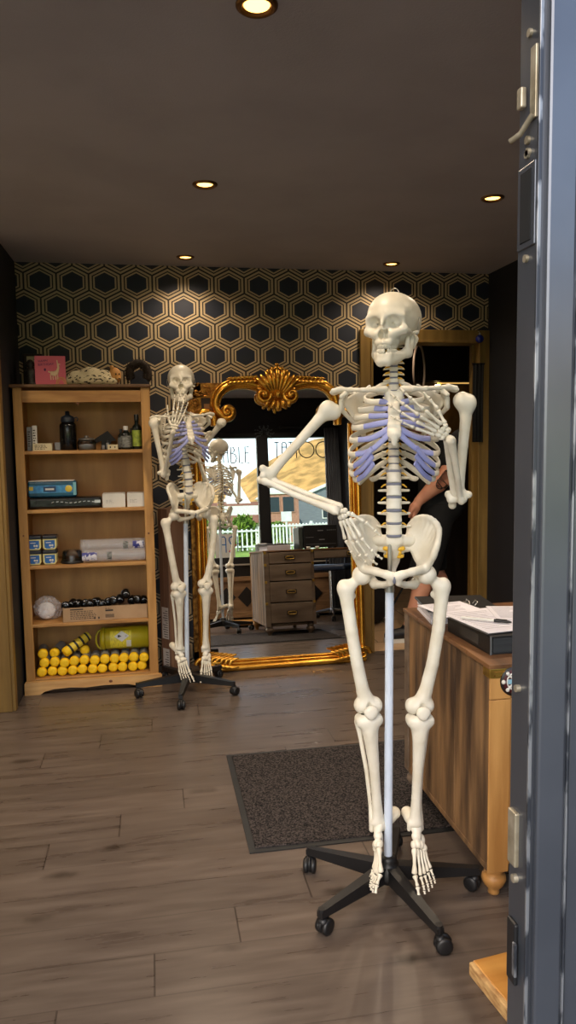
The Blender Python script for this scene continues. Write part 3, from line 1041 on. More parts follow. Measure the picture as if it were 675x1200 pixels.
    bp = nt.nodes.new('ShaderNodeBump'); bp.inputs['Strength'].default_value = .035; bp.inputs['Distance'].default_value = .002
    nt.links.new(mnode(nt, 'SUBTRACT', n.outputs['Fac'], j), bp.inputs['Height'])
    nt.links.new(bp.outputs['Normal'], b.inputs['Normal'])
    return m

def tile_floor():
    m, nt, b = new_mat('beige_floor_tiles')
    tc = nt.nodes.new('ShaderNodeTexCoord')
    br = nt.nodes.new('ShaderNodeTexBrick')
    br.inputs['Scale'].default_value = 1
    br.inputs['Brick Width'].default_value = .42; br.inputs['Row Height'].default_value = .30
    br.inputs['Mortar Size'].default_value = .004
    br.inputs['Color1'].default_value = (*lin((206, 172, 134)), 1); br.inputs['Color2'].default_value = (*lin((196, 162, 124)), 1)
    br.inputs['Mortar'].default_value = (*lin((120, 96, 74)), 1)
    nt.links.new(tc.outputs['Object'], br.inputs['Vector'])
    nt.links.new(br.outputs['Color'], b.inputs['Base Color'])
    b.inputs['Roughness'].default_value = .4
    return m

PAPER = wallpaper(); FLOOR = plank_floor(); TILE = tile_floor()
CEIL = mat('taupe_ceiling_paint', (168, 163, 162), .85, col2=(160, 155, 154), scale=3, bump=.25, bscale=160)
NAVY = mat('navy_wall_paint', (24, 25, 33), .7, col2=(20, 21, 28), scale=4, bump=.1)
GOLDP = mat('dull_gold_paint', (142, 112, 58), .5, .15, col2=(122, 94, 46), scale=5, stretch=(6, 6, .6), bump=.1)
DKROOM = mat('dark_brown_plaster', (46, 36, 30), .8)
RENDER = mat('grey_masonry', (92, 92, 94), .9, col2=(80, 80, 82), bump=.3)
ALU = mat('anthracite_door_aluminium', (100, 104, 112), .30, .68, col2=(90, 94, 102), scale=5, spec=.6, bump=.06, bscale=30)
ALU2 = mat('scuffed_aluminium_edge', (150, 152, 156), .4, .7, col2=(70, 73, 80), scale=38, stretch=(1, 1, .35), lo=.48, hi=.56)
BRASSW = mat('worn_yellow_zinc', (190, 180, 158), .38, .6, col2=(150, 138, 114), scale=30)
BLACKF = mat('black_window_frame', (22, 22, 26), .45)
OAKP = mat('tan_panel_wood', (164, 128, 92), .5, col2=(138, 104, 72), scale=6, stretch=(1.2, 8, 8), bump=.1)
GLASS = clear('clear_window_glass')

g = G(); g.box(-1.7, YF-.06, -.08, XR+.15, YB, 0); struct(g.build('floor', FLOOR))
g = G(); g.box(-1.7, YF-.16, ZC, XR+.15, YB+.12, ZC+.1); struct(g.build('ceiling', CEIL))
DX0, DX1, DZ = 1.365, 2.090, 1.985      # doorway in the back wall
g = G()
g.box(-1.7, YB, 0, DX0, YB+.12, ZC); g.box(DX1, YB, 0, XR+.15, YB+.12, ZC); g.box(DX0, YB, DZ, DX1, YB+.12, ZC)
struct(g.build('wall_back', PAPER))
g = G(); g.box(XR, YF, 0, XR+.12, YB, ZC); struct(g.build('wall_right', NAVY))
g = G(); g.box(-1.7, YF, 0, -1.6, YB, ZC); struct(g.build('wall_left', mat('pale_cream_wall', (228, 220, 206), .85)))  # unseen wall, its pale colour chosen to bounce light into the room
g = G(); g.box(-1.6, 4.02, 0, XL, YB, ZC); struct(g.build('wall_nib', NAVY))
# gilt-painted end board on the nib
g = G(); g.box(-1.02, 3.965, 0, XL+.004, 4.02, 2.16, .004); g.box(-1.0, 3.955, .0, XL-.012, 3.97, 2.14, .004)
struct(g.build('trim_1', GOLDP))
# gilt door case
def case(name, x0, x1, z1, y, w, M=GOLDP):
    g = G()
    g.box(x0-w, y-.022, 0, x0, y+.0, z1+w, .004)
    g.box(x1, y-.022, 0, x1+w, y+.0, z1+w, .004)
    g.box(x0, y-.022, z1, x1, y+.0, z1+w, .004)
    g.box(x0-.004, y-.03, 0, x0+.012, y+.125, z1, .003)
    g.box(x1-.012, y-.03, 0, x1+.004, y+.125, z1, .003)
    g.box(x0, y-.03, z1-.012, x1, y+.125, z1+.004, .003)
    g.box(x0+.012, y+.04, 0, x0+.03, y+.07, z1-.012); g.box(x1-.03, y+.04, 0, x1-.012, y+.07, z1-.012)
    struct(g.build(name, M))
case('door_2', DX0, DX1, DZ, YB, .070)

# front wall with the shop windows; the door stands open and only its keep-side frame is in view
WX0, WX1, WZ0, WZ1 = .62, 2.06, .66, 1.985
g = G()
g.box(-1.7, YF-.06, 2.14, XR+.12, YF+.05, ZC); g.box(-1.7, YF-.06, 0, -.62, YF+.05, .30); g.box(-1.7, YF-.06, .30, -1.62, YF+.05, 2.14)
g.box(.60, YF-.06, 2.03, XR+.12, YF+.05, 2.14)
g.box(WX1+.06, YF-.06, 0, XR+.12, YF+.05, 2.03)
g.box(.60, YF-.06, 0, WX1+.06, YF+.0, .60)
struct(g.build('wall_front', NAVY))
g = G()
g.box(.60, YF-.03, .60, WX0+.02, YF+.04, 2.03, .003); g.box(WX1, YF-.03, .60, WX1+.06, YF+.04, 2.03, .003)
g.box(.60, YF-.03, WZ1-.01, WX1+.06, YF+.04, 2.03, .003); g.box(.60, YF-.03, .60, WX1+.06, YF+.04, WZ0+.02, .003)
g.box(1.232, YF-.03, .62, 1.358, YF+.045, 2.0, .004)
w1 = struct(g.build('window_1', BLACKF))
g = G(); g.box(WX0, YF-.004, WZ0, 1.24, YF+.002, WZ1); g.box(1.35, YF-.004, WZ0, WX1, YF+.002, WZ1)
g.build('window_pane', GLASS, w1)
g = G(); g.box(-1.62, YF-.03, .30, -1.56, YF+.04, 2.14, .003); g.box(-.68, YF-.03, .30, -.62, YF+.04, 2.14, .003); g.box(-1.62, YF-.03, .30, -.62, YF+.04, .35, .003)  # unseen side window, added to let more daylight in
w2 = struct(g.build('added_window', BLACKF))
g = G(); g.box(-1.56, YF-.004, .35, -.68, YF+.002, 2.14); g.build('window_pane', GLASS, w2)
# inner sill and the panelling under the window
g = G(); g.box(.56, YF, .588, WX1+.07, YF+.06, .606, .003); struct(g.build('trim_2', mat('pale_sill_strip', (176, 168, 158), .4)))
g = G()
g.box(.56, YF, .46, XR, YF+.02, .588)
struct(g.build('trim_3', BLACKF))
g = G(); g.box(.56, YF, .42, XR, YF+.045, .47, .004, mi=0); g.box(.56, YF, .03, XR, YF+.018, .42, mi=1); g.box(.56, YF, .03, XR, YF+.035, .09, .004, mi=0)
struct(g.build('trim_4', [OAKP, mat('panel_backing_wood', (150, 116, 84), .55, col2=(122, 92, 64), scale=5, stretch=(1, 8, 8))]))
g = G()
for cx in (.84, 1.06, 1.42, 1.80):
    g.prism([(cx-.10, .25), (cx, .36), (cx+.10, .25), (cx, .14)], 0, .006, T(0, YF+.024, 0) @ RX(pi/2))
for cx in (1.24, 1.62):
    g.prism([(cx-.05, .12), (cx-.02, .12), (cx+.11, .40), (cx+.08, .40)], 0, .006, T(0, YF+.024, 0) @ RX(pi/2), mi=1)
struct(g.build('trim_5', [BLACKF, OAKP]))

# lettering on the glass, made of thin strokes; reads from the street
INK = mat('black_vinyl', (26, 28, 34), .5)
def strokes(name, parts, label, mats=INK, y=YF+.0035, cat='lettering'):
    g = G()
    for p, w, mi in parts:
        g.tube([(x, y, z) for x, z in p], [(w, .0008)]*len(p), 6, up=(0, 1, 0), mi=mi)
    o = g.build(name, mats)
    return tag(o, label, cat)
def ring(cx, cz, rx, rz, a0=0, a1=2*pi, n=36):
    return [(cx+rx*cos(a0+(a1-a0)*i/n), cz+rz*sin(a0+(a1-a0)*i/n)) for i in range(n+1)]
zb, zt = 1.748, 1.925
S = .0056
L = []
for x in (1.462, 1.618, 1.682):
    L += [([(x-.026, zt), (x+.026, zt)], S, 0), ([(x, zt), (x, zb)], S, 0)]
L += [([(1.520, zb), (1.520, zt-.035), (1.524, zt-.015), (1.536, zt), (1.556, zt), (1.568, zt-.015), (1.572, zt-.035), (1.572, zb)], S, 0), ([(1.520, zt-.055), (1.572, zt-.055)], S, 0)]
L += [(ring(1.798, (zb+zt)/2, .086, .0885), S, 0), (ring(1.990, (zb+zt)/2, .086, .0885), S, 0)]
strokes('window_lettering', L, 'thin black TATTOO lettering on the right-hand shop window pane')
zb, zt = 1.705, 1.882
L = [([(.868, zb), (.868, zt-.035), (.872, zt-.015), (.884, zt), (.900, zt), (.912, zt-.015), (.916, zt-.035), (.916, zb)], S, 0), ([(.868, zt-.065), (.916, zt-.065)], S, 0)]
L += [([(.950, zb), (.950, zt), (.978, zt-.006), (.990, zt-.030), (.984, zt-.055), (.966, zt-.070), (1.000, zt-.088), (1.012, zt-.125), (1.000, zb+.012), (.980, zb), (.950, zb)], S, 0), ([(.950, zt-.070), (.966, zt-.070)], S, 0)]
L += [([(1.040, zt), (1.040, zb), (1.082, zb)], S, 0)]
L += [([(1.152, zt), (1.108, zt), (1.108, zb), (1.152, zb)], S, 0), ([(1.108, zt-.070), (1.146, zt-.070)], S, 0)]
strokes('window_lettering', L, 'thin black ABLE lettering on the left-hand shop window pane')
BLUEV = mat('blue_vinyl', (58, 118, 200), .5); REDV = mat('red_vinyl', (206, 66, 60), .5); WHITEV = mat('white_vinyl', (232, 234, 236), .6)
g = G()
g.box(.74, YF+.0025, .675, .955, YF+.0035, .935, mi=0)
o = tag(g.build('window_sticker', WHITEV), 'white ASH sticker low on the left window pane behind the skeleton', 'sticker')
zb, zt = .735, .905
g = G()
for p, w, mi in [([(.800, zb), (.800, zt-.02), (.815, zt), (.842, zt), (.857, zt-.02), (.857, zb)], .006, 0), ([(.800, zb+.085), (.857, zb+.085)], .006, 0),
          ([(.945, zt-.01), (.925, zt), (.900, zt-.010), (.893, zt-.04), (.905, zt-.07), (.932, zb+.075), (.938, zb+.04), (.925, zb+.01), (.895, zb)], .006, 0),
          ([(.985, zb), (.985, zt)], .005, 2), ([(1.025, zb), (1.025, zt)], .005, 2), ([(.985, zb+.09), (1.025, zb+.09)], .005, 2),
          ([(.89, zb+.005), (.92, zb+.03), (.95, zb+.06), (.97, zb+.085)], .008, 1)]:
    g.tube([(x, YF+.0042, z) for x, z in p], [(w, .0006)]*len(p), 6, up=(0, 1, 0), mi=mi)
g.build('printed_letters', [BLUEV, REDV, INK], o)

# the door frame at the right of the opening, with its keeps and scuffed edges
JX = .473
g = G()
g.box(JX, .878, 0, .602, .929, 2.14, .003)
g.box(JX+.008, .868, 0, JX+.048, .882, 2.14, .004)
g.box(JX+.056, .874, 0, .602, .884, 2.14, .002)
g.box(-.62, .878, 2.09, .602, .935, 2.14, .003); g.box(-.62, .878, 0, -.56, .935, 2.14, .003)
d1 = struct(g.build('door_1', ALU))
g = G()
g.box(JX-.0012, .8755, .3, JX+.004, .8795, 2.09, .0008); g.box(JX+.0475, .8655, .3, JX+.0505, .870, 2.0, .0008)
g.build('worn_edge', ALU2, d1)['label'] = 'scuffed bright edges of the door frame'
def keep(z0, z1):
    g = G()
    g.box(JX-.003, .882, z0, JX+.002, .896, z1, .001)
    g.box(JX-.010, .905, z0+.02, JX-.002, .917, z1-.04, .002)
    g.tube([(JX-.004, .886, z0+.004), (JX-.010, .905, z0-.012), (JX-.016, .92, z0-.016)], [(.002, .004)]*3, 6)
    g.cyl((JX-.004, .900, z1+.02), (JX+.001, .900, z1+.02), .005, n=10); g.cyl((JX-.004, .900, z0-.035), (JX+.001, .900, z0-.035), .005, n=10)
    return g
keep(1.765, 1.85).build('strike_plate', BRASSW, d1)
g = G()
g.box(JX-.003, .880, 1.615, JX+.002, .924, 1.715, .001); g.box(JX-.0045, .888, 1.622, JX+.003, .915, 1.708, .001, mi=1)
for z in (1.602, 1.728, 1.745):
    g.cyl((JX-.004, .902, z), (JX+.001, .902, z), .005, n=10, mi=2)
g.build('lock_slot', [ALU, mat('slot_shade_black', (8, 8, 9), .9), BRASSW], d1)  # the black block paints the darkness inside the slot
g = G(); g.box(JX-.006, .900, .795, JX+.002, .922, .872, .002); g.cyl((JX-.006, .905, .778), (JX, .905, .778), .006, n=10); g.cyl((JX-.006, .905, 1.045), (JX, .905, 1.045), .005, n=10)
g.build('strike_plate', BRASSW, d1)
g = G(); g.box(JX-.006, .897, .625, JX+.002, .921, .715, .003); g.box(JX-.008, .892, .642, JX-.004, .900, .690, .001, mi=1)
g.build('latch_keep', [BLACKP, ALU2], d1)

# the room beyond the doorway
g = G(); g.box(.6, YB, -.06, 4.2, 7.2, .001); struct(g.build('floor_beyond', TILE))
g = G(); g.box(.6, YB+.12, ZC, 4.2, 7.2, ZC+.1); struct(g.build('ceiling_beyond', DKROOM))
g = G(); g.box(.6, 7.1, 0, 4.2, 7.2, ZC); g.box(.5, YB+.12, 0, .6, 7.2, ZC); g.box(4.1, YB+.12, 0, 4.2, 7.2, ZC); g.box(XR+.15, YB+.02, 0, 4.2, YB+.12, ZC)
struct(g.build('wall_beyond', DKROOM))

# mat on the floor
def carpet():
    m, nt, b = new_mat('charcoal_speckled_carpet')
    tc = nt.nodes.new('ShaderNodeTexCoord')
    n = nt.nodes.new('ShaderNodeTexNoise'); n.inputs['Scale'].default_value = 170; n.inputs['Detail'].default_value = 2
    nt.links.new(tc.outputs['Object'], n.inputs['Vector'])
    r = nt.nodes.new('ShaderNodeValToRGB')
    e = r.color_ramp.elements
    e[0].position = .38; e[0].color = (*lin((26, 25, 26)), 1); e[1].position = .68; e[1].color = (*lin((82, 75, 73)), 1)
    nt.links.new(n.outputs['Fac'], r.inputs['Fac']); nt.links.new(r.outputs['Color'], b.inputs['Base Color'])
    b.inputs['Roughness'].default_value = 1; b.inputs['Specular IOR Level'].default_value = .1
    bp = nt.nodes.new('ShaderNodeBump'); bp.inputs['Strength'].default_value = .9; bp.inputs['Distance'].default_value = .004
    nt.links.new(n.outputs['Fac'], bp.inputs['Height']); nt.links.new(bp.outputs['Normal'], b.inputs['Normal'])
    return m
RUBBER = mat('black_rubber', (30, 31, 33), .6, bump=.15)
g = G()
x0, x1, y0, y1 = .281, 1.50, 2.380, 3.180
g.prism([(x0, y0), (x1, y0), (x1, y1), (x0, y1)], .0005, .004)
mo = tag(g.build('door_mat', RUBBER), 'charcoal carpet mat with black rubber edge lying on the plank floor', 'mat')
g = G(); g.box(x0+.022, y0+.022, .003, x1-.022, y1-.022, .009, .002)
g.build('carpet_pile', carpet(), mo)

# ceiling downlights
BEZ = mat('antique_brass_bezel', (126, 92, 52), .35, .9)
LAMP = glow('warm_lamp_face', (255, 190, 96), 4.5)
LIGHTS = [(.280, 1.875, 'downlight nearest the door, at the top edge of the picture'), (.246, 3.150, 'lit downlight in the middle of the ceiling, above the plank floor'),
          (1.490, 3.158, 'lit downlight at the right of the ceiling, near the door frame'), (.222, 4.372, 'lit downlight close to the wallpaper, above the small skeleton'),
          (1.438, 4.396, 'lit downlight close to the wallpaper, above the gold doorway')]
for x, y, lab in LIGHTS:
    t = thing('downlight', lab, 'ceiling light', (x, y, ZC), 0, 'recessed ceiling downlights')
    g = G(); g.lathe([(.034, -.001), (.036, -.006), (.043, -.009), (.050, -.004), (.051, 0)], 28, caps=False)
    g.lathe([(.031, .000), (.036, -.006)], 28, caps=False)
    g.build('bezel', BEZ, t)
    g = G(); g.lathe([(0, -.0045), (.020, -.0040), (.033, -.0005), (.0335, 0)], 24)
    g.build('lamp', LAMP, t)
# ================================================================ the pine shelf unit and what stands on it
PINE = mat('honey_pine', (196, 148, 84), .48, col2=(168, 120, 62), scale=5, stretch=(7, 7, .7), bump=.08, bscale=30)
PINEH = mat('honey_pine_boards', (190, 142, 80), .5, col2=(160, 112, 58), scale=5, stretch=(.9, 7, 7), bump=.08, bscale=30)
PINEB = mat('pine_back_panel', (212, 156, 86), .5, col2=(176, 124, 64), scale=2.6, stretch=(3.2, 3, .55), bump=.05)
PINEL = mat('pale_pine_plinth', (212, 168, 110), .5, col2=(190, 142, 86), scale=5, stretch=(.9, 7, 7), bump=.08)
KNOT = mat('pine_knot', (112, 66, 34), .5)
PINEDK = mat('stained_pine_top', (116, 82, 50), .5, col2=(96, 66, 40), scale=5, stretch=(.9, 7, 7))
SX0, SX1, SY0, SY1 = -.720, .000, 4.235, 4.575
sh = thing('shelf_unit', 'open honey pine bookcase with shaped plinth standing against hexagon wallpaper', 'bookcase', (0, 0, 0))
g = G()
for x0, x1 in ((SX0, SX0+.047), (SX1-.049, SX1)):
    g.box(x0, SY0, .06, x1, SY0+.022, 1.675, .003)
g.build('front_stile', PINE, sh)
g = G(); g.box(SX0+.004, SY0+.02, .02, SX0+.022, SY1, 1.675, .002); g.build('side_panel', PINE, sh)
g = G(); g.box(SX1-.022, SY0+.02, .02, SX1-.004, SY1, 1.675, .002); g.build('side_panel', PINE, sh)
g = G(); g.box(SX0+.02, SY1-.012, .05, SX1-.02, SY1, 1.675); g.build('back_panel', PINEB, sh)
g = G(); g.box(SX0-.014, SY0-.022, 1.675, SX1+.006, SY1, 1.692, .005); g.build('top_board', PINEDK, sh)['label'] = 'darker top board'
g = G(); g.box(SX0+.047, SY0+.002, 1.597, SX1-.049, SY0+.02, 1.660, .002); g.build('top_rail', PINEH, sh)
SZ = [1.338, 1.018, .711, .386, .078]
for z in SZ:
    g = G(); g.box(SX0+.022, SY0+.006, z-.019, SX1-.022, SY1-.012, z, .003); g.build('shelf_board', PINEH, sh)
g = G()
pl = [(SX0-.006, 0), (SX0+.075, 0), (SX0+.10, .016), (SX0+.15, .027), (SX0+.24, .030), (-.40, .024), (-.30, .030), (-.17, .027), (-.11, .012), (-.085, 0), (SX1+.018, 0), (SX1+.018, .064), (SX1+.008, .072), (SX0-.002, .072), (SX0-.006, .064)]
g.prism(pl, 0, .022, T(0, SY0-.012, 0) @ RX(pi/2))
po_ = g.build('plinth', PINEL, sh)
g = G()
for x, z, r in ((-.265, .050, .008),):
    g.lathe([(0, .0006), (r*.8, .0006), (r, 0)], 16, T(x, SY0-.0341, z) @ RX(pi/2) @ Matrix.Diagonal((1.3, 1, 1, 1)))
g.build('plinth_knot', KNOT, po_)
g = G()
for x, y, z, r in ((-.030, 0, .87, .006), (-.698, 0, .88, .005), (-.385, 1, 1.59, .007)):
    g.lathe([(0, .0006), (r*.8, .0006), (r, 0)], 14, T(x, SY0-.0002 if not y else SY0+.0018, z) @ RX(pi/2))
g.build('wood_knot', KNOT, sh)

WHITE = mat('white_card', (222, 220, 214), .6); CREAM = mat('cream_card', (206, 194, 160), .7)
BLACKG = mat('gloss_black', (12, 13, 15), .2, col2=(9, 10, 11))
DKGREEN = mat('dark_green_bottle', (22, 30, 28), .18, spec=.6)
BLUEL = mat('blue_label', (42, 106, 178), .4, col2=(30, 84, 156)); GREYP = mat('grey_plastic', (128, 128, 132), .5)
CLEARP = clear('clear_plastic', (226, 228, 232), .35, .12)
CLEARB = film_mat('clear_plastic_bag', (232, 230, 234), .72)
YELLOW = mat('bright_yellow_foam', (250, 206, 18), .6, col2=(240, 188, 8), scale=60, bump=.4, bscale=200)
YELLOWB = mat('yellow_wrap', (222, 196, 60), .5); BAND = mat('black_band', (28, 28, 30), .5)
OLIVE = mat('olive_yellow_plastic', (186, 170, 28), .4, col2=(172, 154, 20))
KRAFT = mat('kraft_cardboard', (178, 146, 112), .8, col2=(166, 134, 100), scale=12)
INKB = mat('printed_ink', (56, 46, 40), .7)

def lay(o, x, y, z, rz=0):
    o.matrix_local = T(x, y, z) @ RZ(rz)
    return o
def lines(g, x0, x1, z0, z1, n, y, seed=1, mi=0, h=.5, words=True):
    """rows of illegible small print on a face towards -y"""
    rnd = random.Random(seed)
    for i in range(n):
        z = z1-(z1-z0)*(i+.5)/n
        x = x0
        e = x0+(x1-x0)*rnd.uniform(.65, 1)
        hh = (z1-z0)/n*h*.5
        while x < e:
            w = rnd.uniform(.006, .016) if words else (e-x)
            g.box(x, y-.0004, z-hh, min(x+w, e), y, z+hh, mi=mi)
            x += w+.004
    return g

# -- on the top board
zt = 1.692
PINK = mat('pink_card', (226, 112, 130), .6, col2=(218, 100, 118), scale=3)
PURP = mat('purple_ink', (98, 34, 92), .6); CREAMI = mat('cream_print', (238, 206, 168), .6); GOLDI = mat('gold_print', (222, 160, 96), .5)
c = thing('greeting_card', 'pink birthday card with a cream llama, standing on the bookcase', 'card', (-.527, 4.30, zt), radians(3))
g = G(); g.box(-.080, -.001, 0, .080, .001, .158); g.box(-.080, .001, 0, -.078, .055, .158, M=T(0, 0, 0))
g.build('folded_card', PINK, c)
g = G()
for txt, x, z, sz in (('HAPPY', -.036, .130, .017), ('BIRTHDAY', -.022, .112, .0175)):
    v, f = text_mesh(txt, sz, .0003)
    g.add(v, f, False, 0, T(x, -.0014, z) @ RY(radians(-4)) @ RX(pi/2))
g.ball((-.028, -.0012, .084), (.006, .0006, .008), 10)
g.build('lettering', PURP, c)
g = G()
g.tube([(.000, -.0014, .066), (.020, -.0014, .062), (.036, -.0014, .072)], [(.010, .0006), (.014, .0006), (.011, .0006)], 8, up=(0, 1, 0))
g.tube([(.034, -.0014, .070), (.042, -.0014, .095), (.040, -.0014, .118), (.052, -.0014, .112)], [(.009, .0006), (.006, .0006), (.006, .0006), (.004, .0006)], 8, up=(0, 1, 0))
for x in (.0, .012, .026, .036):
    g.tube([(x, -.0014, .060), (x+.002, -.0014, .030)], [(.003, .0006)]*2, 6, up=(0, 1, 0))
g.tube([(.038, -.0014, .120), (.036, -.0014, .136)], [(.003, .0006)]*2, 6, up=(0, 1, 0))
g.tube([(.0, -.0014, .070), (-.012, -.0014, .074)], [(.004, .0006)]*2, 6, up=(0, 1, 0))
g.build('llama_print', CREAMI, c)
g = G()
g.tube([(.055+.026*cos(t), -.0014, .002+.040*sin(t)) for t in np.linspace(0, pi, 13)], [(.0032, .0006)]*13, 6, up=(0, 1, 0))
g.tube([(.055+.017*cos(t), -.0014, .002+.030*sin(t)) for t in np.linspace(0, pi, 13)], [(.0022, .0006)]*13, 6, up=(0, 1, 0))
g.build('rainbow_print', GOLDI, c)
c = thing('greeting_card', 'cream card with brown print, half hidden behind the pink birthday card', 'card', (-.60, 4.385, zt), radians(-6))
g = G(); g.box(-.062, -.001, 0, .062, .001, .165); g.box(-.062, .001, 0, -.060, .05, .165); g.build('folded_card', CREAM, c)
g = G()
for k in range(14):
    a = k*2.4
    g.ball((-.015+.030*cos(a)*(.5+.5*sin(k)), -.0012, .125+.024*sin(a)), (.006, .0005, .004), 8)
g.build('card_print', mat('olive_print', (110, 92, 40), .6), c)
# dark speckled ornament in front of the cream card
FIGM = mat('dark_speckled_stone', (58, 50, 42), .5, col2=(24, 21, 18), scale=70, bump=.5)
g = G()
g.lathe([(0, 0), (.030, 0), (.032, .012), (.024, .022), (.027, .045), (.030, .07), (.023, .088), (.014, .094), (.019, .108), (.020, .122), (.012, .136), (.0, .140)], 20)
lay(tag(g.build('stone_figurine', FIGM), 'dark speckled figurine on the bookcase left of the pink card', 'figurine'), -.632, 4.31, zt)
DKBOX = mat('dark_brown_leatherette', (46, 30, 24), .6)
g = G(); g.box(-.045, -.02, 0, .060, .02, .185, .004); g.box(-.040, -.022, .01, .055, -.019, .175, .002)
lay(tag(g.build('photo_frame', DKBOX), 'dark brown upright frame at the far left end of the bookcase top', 'frame'), -.645, 4.46, zt)
# lizard-like spotted soft creature lying along the top, with a tan-faced head at its right end
SPOT = mat('spotted_cream_plush', (204, 190, 154), .85, col2=(52, 43, 33), scale=70, stretch=(.7, 1, 1.2), lo=.385, hi=.425, bump=.6, bscale=180, detail=1.)
TANF = mat('tan_face', (206, 152, 82), .7, col2=(180, 126, 64), bump=.3); DKFUR = mat('black_brown_fur', (62, 50, 40), .9, col2=(24, 19, 16), bump=.8, bscale=220)
bd = thing('plush_animal', 'spotted cream plush animal lying along the bookcase top', 'soft toy', (-.30, 4.33, zt))
def f_bird(P):
    d = chain(P, [(-.165, .01, .022), (-.10, 0, .040), (-.02, 0, .050), (.06, 0, .046)], [.020, .036, .049, .040], .02)
    d = smin(d, cap(P, (-.06, -.03, .030), (.06, -.035, .028), .028, .026), .012)
    d = smin(d, cap(P, (.05, -.02, .026), (.11, -.03, .020), .024, .018), .012)
    return smax(d, -P[2]+.0005, .004)
vs, q = surf(f_bird, (-.20, -.08, -.006), (.14, .07, .11), .0055)
g = G(); g.add(vs.tolist(), q.tolist(), True); g.build('spotted_body', SPOT, bd)
g = G(); g.ball((.112, .01, .056), (.036, .034, .046), 16); g.ball((.130, -.018, .040), (.016, .016, .014), 12); g.ball((.098, -.006, .10), (.012, .008, .012), 10)
hd = g.build('tan_head', TANF, bd); hd['label'] = 'tan head'
g = G()
for x in (.120, .138): g.ball((x, -.024, .062), .0045, 8)
g.ball((.138, -.034, .036), (.006, .004, .004), 8)
g.ball((.084, .02, .088), (.030, .02, .018), 12)
g.build('dark_markings', DKFUR, hd)
wr = thing('fur_wreath', 'dark furry wreath standing at the right end of the bookcase top', 'wreath', (-.058, 4.42, zt+.0))
g = G()
rnd = random.Random(4)
pts = [(.052*cos(t), .0, .074+.058*sin(t)) for t in np.linspace(-.6, pi+.6, 22)]
g.tube(pts, [.024]*22, 10)
for k in range(420):
    t = rnd.uniform(-.7, pi+.7); a = rnd.uniform(0, 2*pi); l = rnd.uniform(.026, .040)
    c0 = Vector((.052*cos(t), 0, .074+.058*sin(t)))
    d = Vector((cos(t)*cos(a), sin(a), sin(t)*cos(a)))
    p = c0+d*.019
    g.tube([p, c0+d*l], [.0022, .0005], 4, caps=False)
g.build('fur_ring', DKFUR, wr)

# -- first shelf
z = SZ[0]
for i, (x, h, m, lab) in enumerate(((-.660, .130, GREYP, 'slim grey box standing at the far left of the upper shelf'), (-.632, .138, WHITE, 'slim white box standing left of the black flask'))):
    t = thing('slim_box', lab, 'box', (x, 4.36, z), radians(6))
    g = G(); g.box(-.012, -.05, 0, .012, .05, h, .001); g.build('carton', m, t)
    g = G(); lines(g, -.008, .008, .02, h-.02, 7, -.0502, i); g.build('printed_lines', INKB, t)
t = thing('small_carton', 'small white carton with brown print lying before the slim boxes', 'box', (-.585, 4.30, z), radians(3))
g = G(); g.box(-.050, -.03, 0, .050, .03, .040, .001); g.build('carton', CREAM, t)
g = G(); lines(g, -.040, .040, .006, .034, 4, -.0302, 8); g.build('printed_lines', INKB, t)
g = G(); g.box(-.018, -.03, 0, .018, .03, .045, .004)
lay(tag(g.build('grey_pot', GREYP), 'little grey block between the white carton and the black flask', 'box'), -.508, 4.36, z)
t = thing('drinks_flask', 'tall black sports flask with loop lid on the upper shelf', 'flask', (-.452, 4.34, z))
g = G(); g.lathe([(0, 0), (.042, 0), (.046, .006), (.046, .135), (.043, .146), (.034, .152), (.034, .158), (0, .158)], 28); g.build('flask_body', BLACKG, t)
g = G(); g.lathe([(.036, .156), (.037, .170), (.034, .184), (.018, .192), (.012, .196), (.012, .212), (.008, .216), (0, .217)], 24)
g.tube([(.032, 0, .176), (.050, 0, .182), (.056, 0, .172), (.050, 0, .160)], .003, 6)
g.build('flask_lid', mat('navy_lid', (26, 36, 50), .45), t)
t = thing('glass_jar', 'low clear jar of white pads right of the black flask', 'jar', (-.352, 4.31, z))
g = G(); g.lathe([(.044, .0), (.050, .006), (.050, .044), (.044, .054), (.040, .056)], 24, caps=False); g.build('jar_body', CLEARP, t)
g = G(); g.lathe([(0, .003), (.044, .003), (.046, .03), (.0, .034)], 20); g.build('white_pads', mat('cotton_white', (200, 196, 196), .9), t)
g = G(); g.lathe([(0, .068), (.020, .068), (.042, .064), (.044, .054), (.0, .054)], 24); g.lathe([(0, .080), (.010, .080), (.012, .068)], 14); g.build('jar_lid', mat('dim_steel_lid', (120, 116, 112), .35, .6), t)
t = thing('folded_pouch', 'black folded pouch leaning in the middle of the upper shelf', 'pouch', (-.262, 4.41, z))
g = G()
g.prism([(-.085, .040), (.020, .105), (.065, .050), (.040, .046), (.018, .0), (-.020, 0), (-.015, .050), (-.06, .03)], -.02, .02, RX(pi/2))
g.build('pouch_body', mat('matte_black', (11, 11, 12), .7), t)
for x, h, lab in ((-.262, .034, 'left one of two tiny grey tubes below the black pouch'), (-.238, .052, 'right one of two tiny grey tubes below the black pouch')):
    t = thing('small_tube', lab, 'tube', (x, 4.29, z), 0, 'tiny tubes on the upper shelf')
    g = G(); g.lathe([(0, 0), (.009, 0), (.009, h*.7), (.006, h*.75), (.006, h), (0, h)], 14); g.build('tube_body', GREYP, t)
    g = G(); g.lathe([(.0068, h*.76), (.0068, h), (0, h+.001)], 12); g.build('tube_cap', BLACKP, t)
t = thing('small_tag', 'small cream block with two dark dots on the upper shelf', 'block', (-.210, 4.28, z))
g = G(); g.box(-.028, -.012, 0, .028, .012, .028, .002); g.build('block_body', CREAM, t)
g = G(); g.ball((-.013, -.0122, .014), (.004, .001, .006), 8); g.ball((.012, -.0122, .014), (.004, .001, .004), 8); g.build('dark_dots', BLACKP, t)
